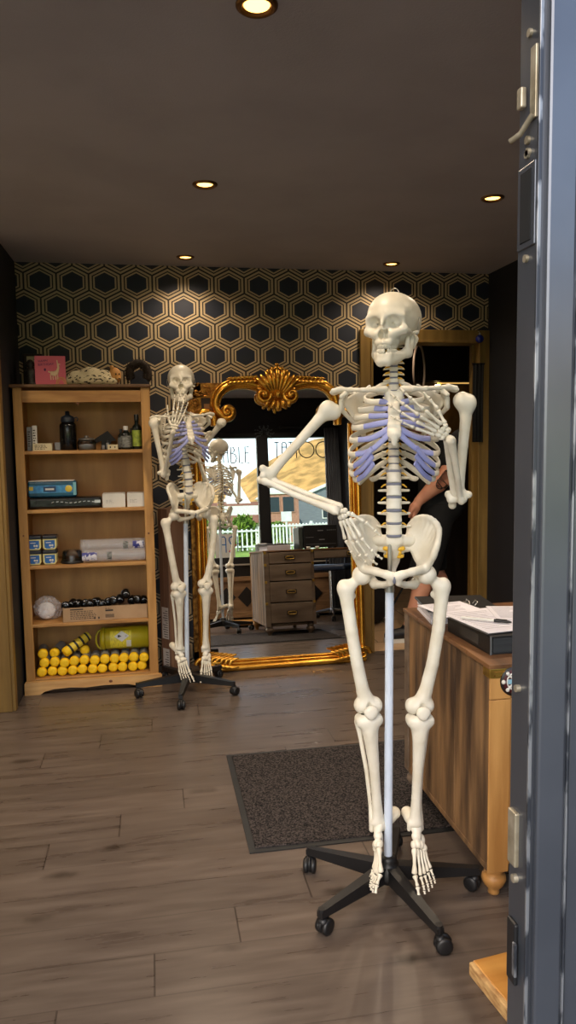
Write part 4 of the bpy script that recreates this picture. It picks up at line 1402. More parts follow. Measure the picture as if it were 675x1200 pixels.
def bottle(lab, x, y, r, h, capm, labm, neck=.25, bm=DKGREEN, zz=z):
    t = thing('bottle', lab, 'bottle', (x, y, zz), 0, 'dark bottles on the upper shelf')
    hb = h*(1-neck)
    g = G(); g.lathe([(0, 0), (r*.92, 0), (r, .004), (r, hb*.86), (r*.8, hb*.95), (r*.42, hb+.004), (r*.40, h*.86), (0, h*.86)], 22); g.build('bottle_body', bm, t)
    g = G(); g.lathe([(r*.46, h*.82), (r*.48, h*.98), (r*.40, h), (0, h)], 16); g.build('bottle_cap', capm, t)
    g = G(); g.lathe([(r*1.012, hb*.12), (r*1.012, hb*.78)], 22, caps=False); g.build('bottle_label', labm, t)
LABG = mat('pale_label', (150, 152, 148), .6, col2=(70, 72, 72), scale=55, stretch=(1, 1, 3)); LABY = mat('lime_label', (170, 186, 70), .6, col2=(110, 130, 50), scale=40)
bottle('slim dark bottle left of the white-capped one', -.168, 4.40, .018, .115, BLACKP, LABG)
bottle('dark bottle with a white cap and pale label on the upper shelf', -.138, 4.31, .028, .130, WHITE, LABG)
bottle('slim dark bottle between the white-capped bottle and the lime-labelled one', -.108, 4.42, .020, .12, BLACKP, LABG)
bottle('tall dark bottle with lime label at the right end of the upper shelf', -.078, 4.33, .027, .195, BLACKP, LABY, .30)

# -- second shelf
z = SZ[1]
g = G()
rnd = random.Random(2)
g.box(-.195, -.05, 0, .195, .05, .062, .014, seg=3)
BAGB = mat('crinkled_black_film', (16, 16, 17), .25, col2=(24, 24, 25), scale=20, bump=.9, bscale=35)
t = thing('black_packet', 'long black film-wrapped packet lying under the blue packet', 'packet', (-.480, 4.33, z))
g.build('packet_body', BAGB, t)
g = G()
for k in range(11):
    x = -.07+k*.024
    g.tube([(x, -.0505, .034+.004*sin(k)), (x+.014, -.0505, .036+.004*sin(k+1))], [(.0022, .0004)]*2, 6, up=(0, 1, 0))
g.box(.160, -.0508, .028, .192, -.0498, .044)
g.build('silver_print', mat('silver_foil', (196, 196, 198), .3, .6), t)
TEALF = mat('teal_film', (22, 86, 116), .25, col2=(14, 66, 94), scale=14, bump=.5, bscale=30)
t = thing('blue_packet', 'teal blue packet with yellow spots lying on the black packet', 'packet', (-.545, 4.34, z+.0635))
g = G(); g.box(-.130, -.045, 0, .130, .045, .090, .012, seg=3); g.build('packet_body', TEALF, t)
g = G(); g.box(-.122, -.0458, .024, .110, -.0446, .066); g.build('blue_panel', mat('sky_blue_print', (70, 150, 200), .4, col2=(40, 110, 170), scale=40), t)
g = G(); g.box(-.046, -.0468, .030, .020, -.0456, .060, mi=0); g.box(-.036, -.0474, .040, .010, -.0466, .050, mi=1)
g.build('name_panel', [mat('navy_print', (24, 54, 96), .4), WHITE], t)
g = G()
g.lathe([(0, .001), (.018, .001), (.019, 0)], 18, T(.088, -.0462, .046) @ RX(pi/2)); g.box(-.122, -.0466, .040, -.100, -.0456, .060)
g.build('yellow_spot', mat('yellow_print', (222, 196, 70), .5), t)
g = G(); g.box(-.125, -.044, .088, .115, .03, .0925, .001); g.build('white_flap', WHITE, t)
g = G(); g.box(.112, -.046, .010, .128, -.044, .080); g.build('edge_seal', mat('pale_teal_seal', (120, 178, 190), .3), t)
for x, w, lab, s in ((-.216, .062, 'white carton left of its twin at the right of the middle shelf', 1), (-.094, .050, 'white carton against the right stile of the middle shelf', 2)):
    t = thing('white_carton', lab, 'box', (x, 4.33, z), radians(1.5), 'pair of white cartons on the middle shelf')
    g = G(); g.box(-w, -.06, 0, w, .06, .074, .0015); g.box(-w*.95, -.058, .074, w*.95, .058, .0765, .001); g.build('carton', WHITE, t)
    g = G(); lines(g, -w*.7, w*.1, .024, .044, 3, -.0602, 20+s, h=.35); g.build('printed_lines', mat('pale_print', (168, 166, 164), .7), t)

# -- third shelf: square jars, cup, film tubes
z = SZ[2]
JARY = mat('pale_jelly_jar', (216, 206, 140), .35); LIDN = mat('dark_navy_lid', (26, 28, 40), .4)
def sqjar(lab, x, y, zz):
    t = thing('jelly_jar', lab, 'jar', (x, y, zz), 0, 'stacked pale jars with blue labels')
    g = G()
    w = .036
    prof = [(-w, .062), (-w, .016), (-w*.72, .003), (w*.72, .003), (w, .016), (w, .062)]
    g.prism(prof, -.034, .034, RX(pi/2))
    g.build('jar_body', JARY, t)
    g = G(); g.box(-.038, -.036, .060, .038, .036, .081, .005); g.build('jar_lid', LIDN, t)
    g = G(); g.prism([(-.027, .055), (-.027, .016), (-.018, .009), (.018, .009), (.027, .016), (.027, .055)], 0, .001, T(0, -.0341, 0) @ RX(pi/2)); lb = g.build('blue_label', BLUEL, t)
    g = G()
    for xx in (.002, .014): g.lathe([(0, .0008), (.0055, .0008), (.006, 0)], 12, T(xx, -.0351, .026) @ RX(pi/2))
    g.box(-.020, -.0356, .040, .008, -.0350, .044)
    g.ball((.010, -.0352, .013), (.008, .0006, .003), 8)
    g.build('label_print', WHITE, lb)
sqjar('pale square jar, lower left of the four stacked jars', -.652, 4.30, z)
sqjar('pale square jar, lower right of the four stacked jars', -.570, 4.30, z)
sqjar('pale square jar, upper left of the four stacked jars', -.650, 4.30, z+.0815)
sqjar('pale square jar, upper right of the four stacked jars', -.568, 4.302, z+.0815)
t = thing('lidded_tub', 'clear tub upside down on its black lid beside the jars', 'tub', (-.455, 4.31, z))
g = G(); g.lathe([(.058, .012), (.054, .040), (.050, .066), (.044, .070), (0, .0705)], 26, caps=False); g.build('tub_body', CLEARP, t)
g = G(); g.lathe([(0, 0), (.060, 0), (.062, .004), (.062, .014), (.056, .017), (0, .017)], 26); g.build('tub_lid', BLACKP, t)
NAVYL = mat('navy_white_print', (40, 44, 130), .4, col2=(214, 214, 226), scale=34, lo=.44, hi=.50)
def film(lab, y, zz, lx0, lx1, wx, x0, x1):
    t = thing('cup_sleeve', lab, 'sleeve', (0, y, zz), 0, 'sleeves of clear cups in film')
    R = RY(pi/2)
    g = G()
    n = 22
    for k in range(n):
        a = x0+(x1-x0)*k/n; b = x0+(x1-x0)*(k+1)/n
        g.lathe([(.0325, a), (.0345, a+(b-a)*.3), (.0335, b)], 20, R, caps=False)
    g.lathe([(0, x0), (.032, x0)], 20, R, caps=False)
    g.build('stacked_cups', CUPM, t)
    g = G(); g.lathe([(.0362, x0-.012), (.0362, x1+.004)], 20, R, caps=False); g.build('film', FILM2, t)
    g = G()
    def patch(a, b, m):
        vs = []; fs = []
        K = 8
        for i in range(K+1):
            w = pi+(-.65+1.3*i/K)*1.0
            for xx in (a, b):
                vs.append((xx, .0368*cos(w-0)*1.0 if False else -.0368*cos(w-pi), .0368*sin(pi-w)))
        for i in range(K): fs.append((2*i, 2*i+1, 2*i+3, 2*i+2))
        g.add(vs, fs, True, m)
    patch(lx0, lx1, 0); patch(wx, wx+.025, 1)
    g.build('printed_label', [NAVYL, LABG], t)
FILM2 = film_mat('clear_film', (236, 236, 240), .80, .06, 5, .1)
CUPM = film_mat('milky_clear_cups', (206, 206, 212), .70, .1, 6, .15)
film('film-wrapped sleeve of clear cups lying in front, label at its left', 4.295, z+.037, -.398, -.318, -.262, -.385, -.056)
film('film-wrapped sleeve of clear cups lying behind, label at its right', 4.358, z+.086, -.122, -.062, -.175, -.40, -.056)

# -- fourth shelf: bag and the cardboard tray
z = SZ[3]
t = thing('plastic_bag', 'crumpled clear plastic bag at the left of the cardboard tray', 'bag', (-.612, 4.37, z))
def f_bag(P):
    d = ell(P, (0, 0, .066), (.072, .07, .066))
    d = smin(d, ell(P, (.040, .02, .040), (.036, .05, .045)), .03)
    n = np.sin(P[0]*120+3*np.sin(P[2]*70))*np.sin(P[2]*110+2*np.sin(P[1]*90))*np.sin(P[1]*100+1)
    return smax(d+n*.008, -P[2]+.001, .004)
vs, q = surf(f_bag, (-.085, -.085, -.006), (.105, .085, .15), .005)
g = G(); g.add(vs.tolist(), q.tolist(), True); g.build('bag_film', CLEARB, t)
g = G(); g.lathe([(0, -.014), (.042, -.014), (.050, 0), (.042, .014), (0, .014)], 24, T(.0, -.02, .052) @ RX(radians(62)) @ RY(.3))
g.build('pale_contents', mat('pale_white_bundle', (226, 222, 224), .5, col2=(206, 202, 204), scale=20), t)
t = thing('cardboard_tray', 'open kraft cardboard tray with printed front, on the shelf above the yellow rolls', 'tray', (-.285, 4.33, z), radians(1.5))
g = G()
x0, x1, y0, y1, h = -.230, .232, -.075, .09, .080
g.box(x0, y0, 0, x1, y1, .003); g.box(x0, y0, 0, x1, y0+.003, h); g.box(x0, y1-.003, 0, x1, y1, h); g.box(x0, y0, 0, x0+.003, y1, h); g.box(x1-.003, y0, 0, x1, y1, h)
g.build('tray_body', KRAFT, t)
g = G()
g.box(-.190, y0-.0006, .066, -.120, y0, .073); lines(g, -.190, -.050, .012, .062, 6, y0-.0001, 5, h=.42)
lines(g, .0, .046, .050, .060, 1, y0-.0001, 6, h=.9, words=False)
for k in range(16): g.box(.0+k*.003, y0-.0006, .014, .0+k*.003+.0016, y0, .034)
for xx in (-.062, -.040): g.box(xx, y0-.0006, .010, xx+.008, y0, .022)
lines(g, .0, .04, .062, .070, 2, y0-.0001, 9, h=.4)
g.build('printed_text', INKB, t)
rnd = random.Random(9)
GLINT = mat('painted_silver_glint', (190, 192, 198), .2, .5)  # pale strips on the bundles paint the glints as solid shapes
names = ['first', 'second', 'third', 'fourth', 'fifth', 'sixth', 'seventh', 'eighth', 'ninth', 'tenth', 'eleventh', 'twelfth', 'thirteenth', 'fourteenth', 'fifteenth']
for k in range(14):
    x = -.500+.033*k
    up = .084 + (.052 if k == 10 else (.016 if k in (8, 9, 12) else .004*(k % 3)))
    t = thing('ink_cap_bundle', f'black glossy bundle in the cardboard tray, {names[k]} from the left', 'bundle', (x, 4.30+.03*(k % 2), z+up), 0, 'black bundles in the cardboard tray')
    R = RZ(rnd.uniform(-.5, .5)) @ RX(pi/2+rnd.uniform(-.4, .4))
    g = G(); g.lathe([(0, -.024), (.020, -.024), (.0245, -.017), (.0245, .017), (.019, .024), (0, .024)], 18, R); g.build('bundle_body', BLACKG, t)
    g = G(); g.tube([R @ Vector((.0165*cos(a), .0165*sin(a), .0238)) for a in np.linspace(.3, 2.4, 7)], .0016, 5)
    g.tube([R @ Vector((.0247*cos(a), .0247*sin(a), -.008)) for a in np.linspace(2.2, 3.6, 6)], .0018, 5)
    g.build('modelled_glint', GLINT, t)

# -- bottom shelf: yellow rolls and the sharps bin
z = SZ[4]
def roll(lab, x, y, zz, ry=0., tilt=0., m=YELLOWB, L=.15):
    t = thing('yellow_roll', lab, 'roll', (x, y, zz), 0, 'yellow-ended rolls on the bottom shelf')
    R = RZ(ry) @ RX(tilt) @ RX(pi/2)
    g = G(); g.lathe([(.0262, -.070), (.0262, .052)], 20, R, caps=False); g.build('wrap', m, t)
    g = G(); g.lathe([(0, .060), (.012, .062), (.022, .060), (.0272, .052), (.0272, .034), (.0264, .033)], 20, R); g.build('foam_end', YELLOW, t)
    g = G()
    for a in ((.026, .036),) if m is not YELLOWB else ((.024, .036), (-.006, .008), (-.040, -.026)):
        g.lathe([(.0268, a[0]), (.0268, a[1])], 20, R, caps=False)
    g.build('black_stripe', BAND, t)
GREYW = mat('grey_wrap', (142, 140, 136), .5)
nb = ['first', 'second', 'third', 'fourth', 'fifth', 'sixth', 'seventh', 'eighth', 'ninth', 'tenth', 'eleventh']
for k in range(11):
    roll(f'yellow-ended roll, {nb[k]} from the left in the bottom row', -.642+.0552*k+.002*sin(k*3), 4.325+.006*sin(k*2), z+.0276, .03*sin(k), 0, GREYW)
for k in range(11):
    roll(f'yellow-ended roll, {nb[k]} from the left in the second row', -.640+.0548*k+.012, 4.330+.008*sin(k*1.7+1), z+.0762+.003*sin(k*2.3), .05*sin(k*1.3), 0, GREYW)
roll('yellow-ended roll on the heap at the left stile', -.640, 4.345, z+.126, .1, .0, GREYW)
roll('grey-wrapped yellow roll lying back on the heap, left of the striped one', -.565, 4.372, z+.124, -.25, .1, GREYW)
roll('grey-wrapped yellow roll lying on the heap behind the striped one', -.420, 4.39, z+.124, .2, .05, GREYW)
# the striped roll lies aslant on the heap
t = thing('yellow_roll', 'slanting yellow roll with four black stripes on top of the heap', 'roll', (-.500, 4.315, z+.125), 0, 'yellow-ended rolls on the bottom shelf')
R = RZ(radians(-52)) @ RX(radians(30)) @ RX(pi/2) if False else T(.02, 0, .034) @ RY(radians(-120)) @ RZ(0)
Rr = T(.045, .0, .034) @ Matrix.Rotation(radians(-62), 4, 'Y') @ RX(radians(25))
Rr = T(.042, .0, .036) @ (Vector((-.72, -.40, -.42)).to_track_quat('Z', 'Y').to_matrix().to_4x4())
g = G(); g.lathe([(0, -.094), (.022, -.094), (.0268, -.088), (.0268, .062)], 22, Rr); g.build('wrap', YELLOWB, t)
g = G(); g.lathe([(0, .078), (.014, .080), (.023, .077), (.0278, .068), (.0278, .048), (.027, .047)], 22, Rr); g.build('foam_end', YELLOW, t)
g = G()
for a, b in ((.030, .042), (-.006, .006), (-.044, -.032), (-.080, -.070)): g.lathe([(.0274, a), (.0274, b)], 22, Rr, caps=False)
g.build('black_stripe', BAND, t)
t = thing('sharps_bin', 'olive yellow sharps bin lying on its side on the yellow rolls', 'bin', (-.200, 4.38, z+.106+.066))
R = RY(pi/2)
g = G(); g.lathe([(0, .150), (.060, .150), (.065, .144), (.0645, .06), (.0655, .058), (.0655, .050), (.064, .048), (.062, -.09), (.058, -.10), (0, -.10)], 30, R); g.build('bin_body', OLIVE, t)
g = G(); g.lathe([(0, -.098), (.066, -.098), (.067, -.104), (.064, -.118), (.052, -.126), (0, -.128)], 30, R); g.tube([(-.11, -.055*cos(a)-.0, .055*sin(a)) if False else (-.118-.030*sin(a), -.02, .055*cos(a)) for a in np.linspace(0, pi, 12)], .006, 8); g.build('bin_lid', OLIVE, t)
def arcpatch(g, r, x0, x1, a0, a1, mi=0, K=10):
    vs = []; fs = []
    for i in range(K+1):
        a = a0+(a1-a0)*i/K
        for xx in (x0, x1): vs.append((xx, -r*cos(a), r*sin(a)))
    for i in range(K): fs.append((2*i, 2*i+1, 2*i+3, 2*i+2))
    g.add(vs, fs, True, mi)
g = G(); arcpatch(g, .0662, -.068, .052, -.75, .85); lb = g.build('yellow_label', mat('lemon_label', (232, 216, 60), .5, col2=(206, 190, 60), scale=50, stretch=(3, 1, 1), lo=.45, hi=.5), t)
g = G()
K = 12
vs = []; fs = []
for i in range(K+1):
    f = i/K; a = -.12+.94*f; hw = .040*(1-abs(2*f-1))+.0012
    for xx in (-.002-hw, -.002+hw): vs.append((xx, -.0668*cos(a), .0668*sin(a)))
for i in range(K): fs.append((2*i, 2*i+1, 2*i+3, 2*i+2))
g.add(vs, fs, True); arcpatch(g, .0667, .024, .050, -.70, -.02); g.build('white_diamond', WHITE, lb)
g = G(); arcpatch(g, .0673, -.024, -.012, .26, .46); arcpatch(g, .0673, -.012, -.004, .30, .38); arcpatch(g, .0673, .018, .026, .34, .38)
g.build('hazard_symbol', INKB, lb)
# ================================================================ gilt mirror leaning on the wall
GILT = mat('antique_gilt', (224, 168, 68), .27, .9, col2=(184, 126, 44), scale=7, bump=.12, bscale=50, lo=.34, hi=.66)
GILTD = mat('dark_gilt', (190, 134, 60), .34, .85, col2=(100, 62, 26), scale=34, bump=.6, bscale=70)
SILV, _nt, _b = new_mat('silvered_glass')
_b.inputs['Base Color'].default_value = (.86, .88, .88, 1); _b.inputs['Metallic'].default_value = 1; _b.inputs['Roughness'].default_value = .0
BACKB = mat('brown_backing_board', (70, 52, 38), .8)
tt, ww = radians(4.5), radians(.8)
mn = Vector((sin(ww)*cos(tt), -cos(ww)*cos(tt), sin(tt)))
mu = Vector((cos(ww), sin(ww), 0)); mv = mn.cross(mu)
MM = Matrix.Translation((.757, 4.42, .0)) @ Matrix((mu, mv, mn)).transposed().to_4x4()
mir = tag(bpy.data.objects.new('standing_mirror', None), 'tall gilt mirror with carved shell crest leaning against the wallpaper', 'mirror')
COL.objects.link(mir); mir.matrix_local = MM
HW_ = .512; HG = .447
def arch(n=14, r=0.):
    """upper opening: quarter-round shoulders up to the crest (right half), grown outward by r"""
    cx, cz = .215, 1.590
    pts = []
    for i in range(n+1):
        a = (pi/2)*i/n
        pts.append((cx+(.132+r)*cos(a), cz+(.112+r)*sin(a)))
    return pts
R_ = arch()
glass = [(-HG, .055), (HG, .055), (HG, 1.515), (.345, 1.515)]+R_+[(0, 1.69)]+[(-x, z) for x, z in reversed(R_)]+[(-.345, 1.515), (-HG, 1.515)]
g = G(); g.prism(glass, -.004, .0); g.build('mirror_glass', SILV, mir)
g = G(); g.prism([(x*1.04, .03+(z-.03)*1.005) for x, z in glass], -.012, -.0045); g.build('backing_board', BACKB, mir)
def mold(g, path, rs, up=(0, 0, 1)):
    P = [(x, z, w) for x, z, w in path]
    g.tube(P, rs, 12, up=up)
# side rails: two ridges and a hollow
for s in (-1, 1):
    g = G()
    for off, r, h in ((HG+.048, .021, .034), (HG+.020, .011, .020), (HG+.004, .007, .011)):
        g.tube([(s*off, .04, .004), (s*off, 1.475, .004)], [(r, h)]*2, 14, up=(0, 0, 1))
    g.box(s*(HG+.0)-.002, .02, -.012, s*(HG+.062)+.002, 1.48, .006) if s > 0 else g.box(-(HG+.062)-.002, .02, -.012, -HG+.002, 1.48, .006)
    g.build('side_rail', GILT, mir)
g = G()
for off, r, h in ((.016, .024, .042), (.042, .011, .028), (.058, .007, .014)):
    g.tube([(-HW_, off, .004), (HW_, off, .004)], [(r, h)]*2, 14, up=(0, 0, 1))
g.box(-HW_, -.004, -.012, HW_, .06, .006)
g.build('bottom_rail', GILT, mir)
# arched top: shoulder swelling outwards, scroll, then the arch itself
for s in (-1, 1):
    g = G()
    # shoulder from the rail over and down into the scroll
    sh_ = [(HG+.030, 1.455)]
    for i in range(15):
        a = pi*i/14
        sh_.append((.432+.052*cos(a), 1.492+.062*sin(a)))
    sh_.append((.380, 1.470))
    for dr, r, h in ((0, .024, .030), (.018, .009, .022)):
        path = [(s*(x+(x-.432)*dr*6), z+(z-1.49)*dr*6, .006) for x, z in sh_]
        g.tube(path, [(r, h)]*len(path), 12, up=(0, 0, 1))
    # the arch: it springs from a volute, swings over and curls in beside the shell
    ap = []
    for i in range(26):
        t = i/25; a = radians(-20)-t*radians(560); rad = .007+.036*(1-t)
        ap.append((.302+rad*cos(a), 1.552+rad*sin(a)))
    ap = list(reversed(ap))                       # from the eye of the volute outwards
    nv = len(ap)
    ap += [(.362, 1.556), (.372, 1.588)]
    na = len(ap)
    for i in range(1, 15):
        a = (pi/2)*i/14
        ap.append((.222+.150*cos(a), 1.596+.126*sin(a)))
    ap += [(.185, 1.722), (.145, 1.716), (.105, 1.704)]
    path = []; rs = []
    for i, (x, z) in enumerate(ap):
        f = min(1, i/nv)
        path.append((s*x, z, .030-.020*f)); rs.append((.0145+.0095*f, .024+.011*f))
    g.tube(path, rs, 12, up=(0, 0, 1))
    for off, r, h in ((.026, .009, .026), (-.024, .008, .020)):
        path = []
        for i in range(na-1, len(ap)):
            x, z = ap[i]
            x0_, z0_ = ap[i-1]; x1_, z1_ = ap[min(i+1, len(ap)-1)]
            tx, tz = x1_-x0_, z1_-z0_
            L_ = sqrt(tx*tx+tz*tz)
            path.append((s*(x+tz/L_*off), z-tx/L_*off, .006))
        g.tube(path, [(r, h)]*len(path), 10, up=(0, 0, 1))
    g.ball((s*.302, 1.552, .040), (.013, .013, .012), 12)
    # inner volute beside the shell
    vp = [(s*.120, 1.708, .014), (s*.104, 1.702, .02)]; vr = [(.020, .030), (.019, .028)]
    for i in range(30):
        t = i/29; a = .62*pi+t*2.9*pi; rad = .046*(1-t)+.006
        vp.append((s*(.084+rad*cos(a)), 1.648+rad*sin(a), .034+.028*t)); vr.append((.018*(1-t*.4), .026*(1-t*.4)))
    vp = vp[:2]+[(s*abs(x), z, w) for x, z, w in vp[2:]]
    g.tube(vp, vr, 10, up=(0, 0, 1))
    g.ball((s*.084, 1.648, .064), .016, 12)
    g.build('arched_top_rail', GILT, mir)
# shell crest with leaves
g = G()
def lobe(b, d, L, w, lift):
    pts = [b+d*(L*t)+Vector((0, 0, lift*sin(pi*t*.9)+lift*.5*t)) for t in np.linspace(0, 1, 9)]
    g.tube(pts, [(w*k, w*k*1.05) for k in (.45, .65, .82, .94, 1., 1.04, 1.0, .84, .42)], 10, up=(0, 0, 1))
for i in range(-4, 5):
    a = i*.20
    lobe(Vector((.007*i, 1.648, .040)), Vector((sin(a), cos(a), 0)), .158-.005*abs(i), .0150, .030)
for i in range(-2, 3):
    g.ball((.026*i, 1.806-.005*i*i, .060), (.017, .017, .016), 12)
g.ball((0, 1.828, .056), (.014, .012, .012), 12)
for s in (-1, 1):
    for k in range(4):
        a = s*(.98+.26*k)
        lobe(Vector((s*.030, 1.662-.004*k, .028)), Vector((sin(a), cos(a), 0)), .105-.012*k, .0120, .016)
g.ball((0, 1.650, .064), (.020, .026, .020), 14)
for i in range(-1, 2):
    a = i*.40
    lobe(Vector((.014*i, 1.628, .044)), Vector((sin(a), -cos(a), 0)), .078-.014*abs(i), .0135, .014)
for s in (-1, 1):
    lobe(Vector((s*.055, 1.622, .040)), Vector((s*.35, -.9, 0)), .050, .0135, .012)
    for k in range(7):
        t = k/6
        p = Vector((s*(.105+.15*t), 1.742-.010*t, .034))
        g.tube([p, p+Vector((s*.022, .018, .012)), p+Vector((s*.048, .014, .004))], [(.007, .010), (.011, .012), (.003, .004)], 8, up=(0, 0, 1))
        g.tube([p, p+Vector((s*.024, -.010, .014)), p+Vector((s*.046, -.020, .004))], [(.006, .009), (.010, .011), (.003, .004)], 8, up=(0, 0, 1))
g.build('shell_crest', GILT, mir)
for s in (-1, 1):
    g = G()
    ML = T(s*.50, .02, .02) @ Matrix.Diagonal((1.35, 1.15, 1.1, 1)) @ T(-s*.50, -.02, -.02)
    for k in range(6):
        t = k/5
        p = Vector((s*(.385+.10*t), .030+.004*k, .046))
        for sg in (-1, 1):
            g.tube([p, p+Vector((-s*.012, .030*sg*.6+.016, .012)), p+Vector((-s*.045, .040*sg*.6+.018, .004))], [(.008, .010), (.012, .013), (.004, .004)], 8, up=(0, 0, 1), M=ML)
    g.tube([(s*.38, .020, .030), (s*.44, .050, .050), (s*.49, .075, .036), (s*.50, .095, .02)], [(.014, .014), (.020, .018), (.018, .018), (.006, .008)], 10, up=(0, 0, 1), M=ML)
    vp = []; vr = []
    for i in range(22):
        t = i/21; a = t*2.6*pi; rad = .034*(1-t)+.004
        vp.append((s*(.490+rad*cos(a)), .050+rad*sin(a), .042+.014*t)); vr.append((.011*(1-t*.5), .013))
    g.tube(vp, vr, 8, up=(0, 0, 1), M=ML)
    g.build('corner_leaf', GILT, mir)

# an older carved frame standing behind, only its corner showing
fr = thing('carved_frame', 'dark carved gilt frame, only its top left corner showing behind the mirror', 'picture frame', (.565, 4.586, 0))
g = G()
x0, x1, zt_ = -.345, .30, 1.725
g.box(x0, -.002, 0, x0+.085, .012, zt_, .003); g.box(x1-.085, -.002, 0, x1, .012, zt_, .003); g.box(x0, -.002, zt_-.09, x1, .012, zt_, .003); g.box(x0, -.002, 0, x1, .012, .08, .003)
fb = g.build('frame_body', GILTD, fr)
g = G()
rnd = random.Random(3)
for k in range(90):
    if k < 55: x, z = x0+.012+.062*rnd.random(), 1.25+(zt_-1.26)*rnd.random()
    else: x, z = x0+.02+.55*rnd.random(), zt_-.080+.068*rnd.random()
    a = rnd.uniform(0, 2*pi); l = .018
    g.tube([(x-l*cos(a), -.003, z-l*sin(a)), (x, -.008, z), (x+l*cos(a+.8), -.003, z+l*sin(a+.8))], [(.003, .004), (.007, .006), (.003, .003)], 6)
for sx in (-1, 1):
    vp = [(x0+.045+.030*(1-i/20)*cos(i*.45)*sx, -.006, 1.60+.030*(1-i/20)*sin(i*.45)) for i in range(20)]
    g.tube(vp, .005, 6)
g.build('carving', GILTD, fb)
g = G(); g.box(x0+.08, .0, .07, x1-.08, .006, zt_-.085); g.build('dark_panel', mat('dark_brown_panel', (52, 38, 28), .6), fr)
g = G(); g.box(x0+.10, -.006, 1.52, x0+.17, .0, 1.60); g.build('small_panel', mat('tan_panel', (150, 104, 60), .6), fr)

# tall cardboard box between the bookcase and the mirror
BOXC = mat('brown_cardboard', (128, 96, 76), .8, col2=(118, 88, 68), scale=6, stretch=(14, 14, .4), bump=.06)
bx = thing('cardboard_box', 'tall narrow brown cardboard box standing between bookcase and mirror', 'box', (.075, 4.425, 0), radians(38))
bw, bd_, bh = .150, .085, .985
g = G(); g.box(0, 0, 0, bw, bd_, bh, .002)
bb = g.build('carton', BOXC, bx)
g = G(); g.box(-.0006, bd_*.5-.002, 0, .0, bd_*.5+.002, bh); g.box(.012, -.0006, .02, .018, 0, bh-.02)
g.build('tape_seam', mat('brown_tape', (150, 116, 88), .3), bb)
g = G(); g.box(-.0008, .012, .205, 0, .072, .395); g.box(-.0008, .012, .02, 0, .070, .145)
lbl = g.build('shipping_label', WHITE, bx); lbl['label'] = 'pair of white shipping labels'
g = G()
rnd = random.Random(5)
for z0, z1, n in ((.215, .385, 12), (.03, .135, 7)):
    for i in range(n):
        zz = z0+(z1-z0)*i/n
        g.box(-.0014, .018, zz, -.0007, .018+.046*rnd.uniform(.4, 1), zz+(z1-z0)/n*.4)
g.build('printed_lines', mat('grey_print', (120, 114, 116), .7), lbl)
# ================================================================ reclaimed-wood desk
DW = mat('reclaimed_brown_wood', (146, 112, 76), .6, col2=(66, 48, 34), scale=3.4, stretch=(5, 5, .7), lo=.36, hi=.66, bump=.5, bscale=26, detail=7)
DWS = mat('pale_mango_wood', (196, 146, 84), .5, col2=(160, 112, 58), scale=3.4, stretch=(5, 5, .6), bump=.2, bscale=26, detail=7)  # paler wood for the near post, front boards and near foot
DWT = mat('orange_brown_top', (132, 92, 58), .45, col2=(92, 62, 38), scale=3, stretch=(5, .6, 5), bump=.15)
DWG = mat('grey_brown_drawer_wood', (126, 108, 92), .55, col2=(92, 76, 62), scale=3, stretch=(.7, 5, 5), bump=.25, detail=7)
BRASS = mat('aged_brass', (202, 166, 80), .35, .85, col2=(150, 116, 46), scale=30, bump=.2)
DSX0, DSX1, DSY0, DSY1, DZ0, DZ1 = .945, 2.06, 1.985, 2.735, .083, .722
dk = thing('desk', 'reclaimed wood pedestal desk with brass corners and turned feet at the right', 'desk', (0, 0, 0))
g = G()
ys = [DSY0+.008, 2.12, 2.25, 2.38, 2.51, 2.63, DSY1-.012]
for i in range(len(ys)-1):
    g.box(DSX0+.004+.0015*(i % 2), ys[i]+.0012, DZ0+.012, DSX0+.024, ys[i+1]-.0012, DZ1-.012, .002)
sp_ = g.build('side_boards', DW, dk)
g = G(); g.box(DSX0+.0025, DSY0+.008, DZ0, DSX0+.024, DSY1, DZ0+.020, .002); g.box(DSX0+.0025, DSY0+.008, DZ1-.022, DSX0+.024, DSY1, DZ1-.012, .002); g.build('side_rail', DW, dk)
g = G()
g.box(DSX0, DSY0, DZ0, DSX0+.066, DSY0+.007, .614, .002); g.box(DSX0+.025, DSY0+.006, DZ0, DSX0+.066, DSY0+.062, .614, .002)
g.box(DSX0, DSY0, .616, DSX0+.066, DSY0+.007, DZ1-.012, .003)
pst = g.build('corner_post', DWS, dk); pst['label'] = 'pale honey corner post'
g = G(); g.box(DSX0, DSY1-.04, DZ0, DSX0+.045, DSY1+.003, DZ1-.012, .003); g.build('corner_post', DWG, dk)
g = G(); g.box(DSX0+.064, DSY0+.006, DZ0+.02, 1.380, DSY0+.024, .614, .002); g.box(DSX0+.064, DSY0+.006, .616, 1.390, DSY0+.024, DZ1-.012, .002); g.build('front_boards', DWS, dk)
g = G(); g.box(1.353, DSY0+.02, DZ0, 1.380, DSY1, DZ1-.012, .002); g.box(DSX1-.027, DSY0+.02, DZ0, DSX1, DSY1, DZ1-.012, .002); g.box(2.00, DSY0+.006, DZ0, DSX1, DSY0+.024, DZ1-.012, .002)
g.box(DSX0+.02, DSY0+.03, DZ0, 1.37, DSY1-.03, DZ0+.018)
g.build('inner_panel', DWG, dk)
g = G()
yy = [DSY0-.004, 2.14, 2.29, 2.43, 2.58, DSY1+.006]
for i in range(5): g.box(DSX0-.004, yy[i]+.0006, DZ1-.014, DSX1+.004, yy[i+1]-.0006, DZ1, .002)
g.build('desk_top', DWT, dk)
g = G(); g.box(1.380, DSY0+.1, .635, DSX1-.02, DSY1-.02, DZ1-.014, .002); g.build('apron', DWG, dk)
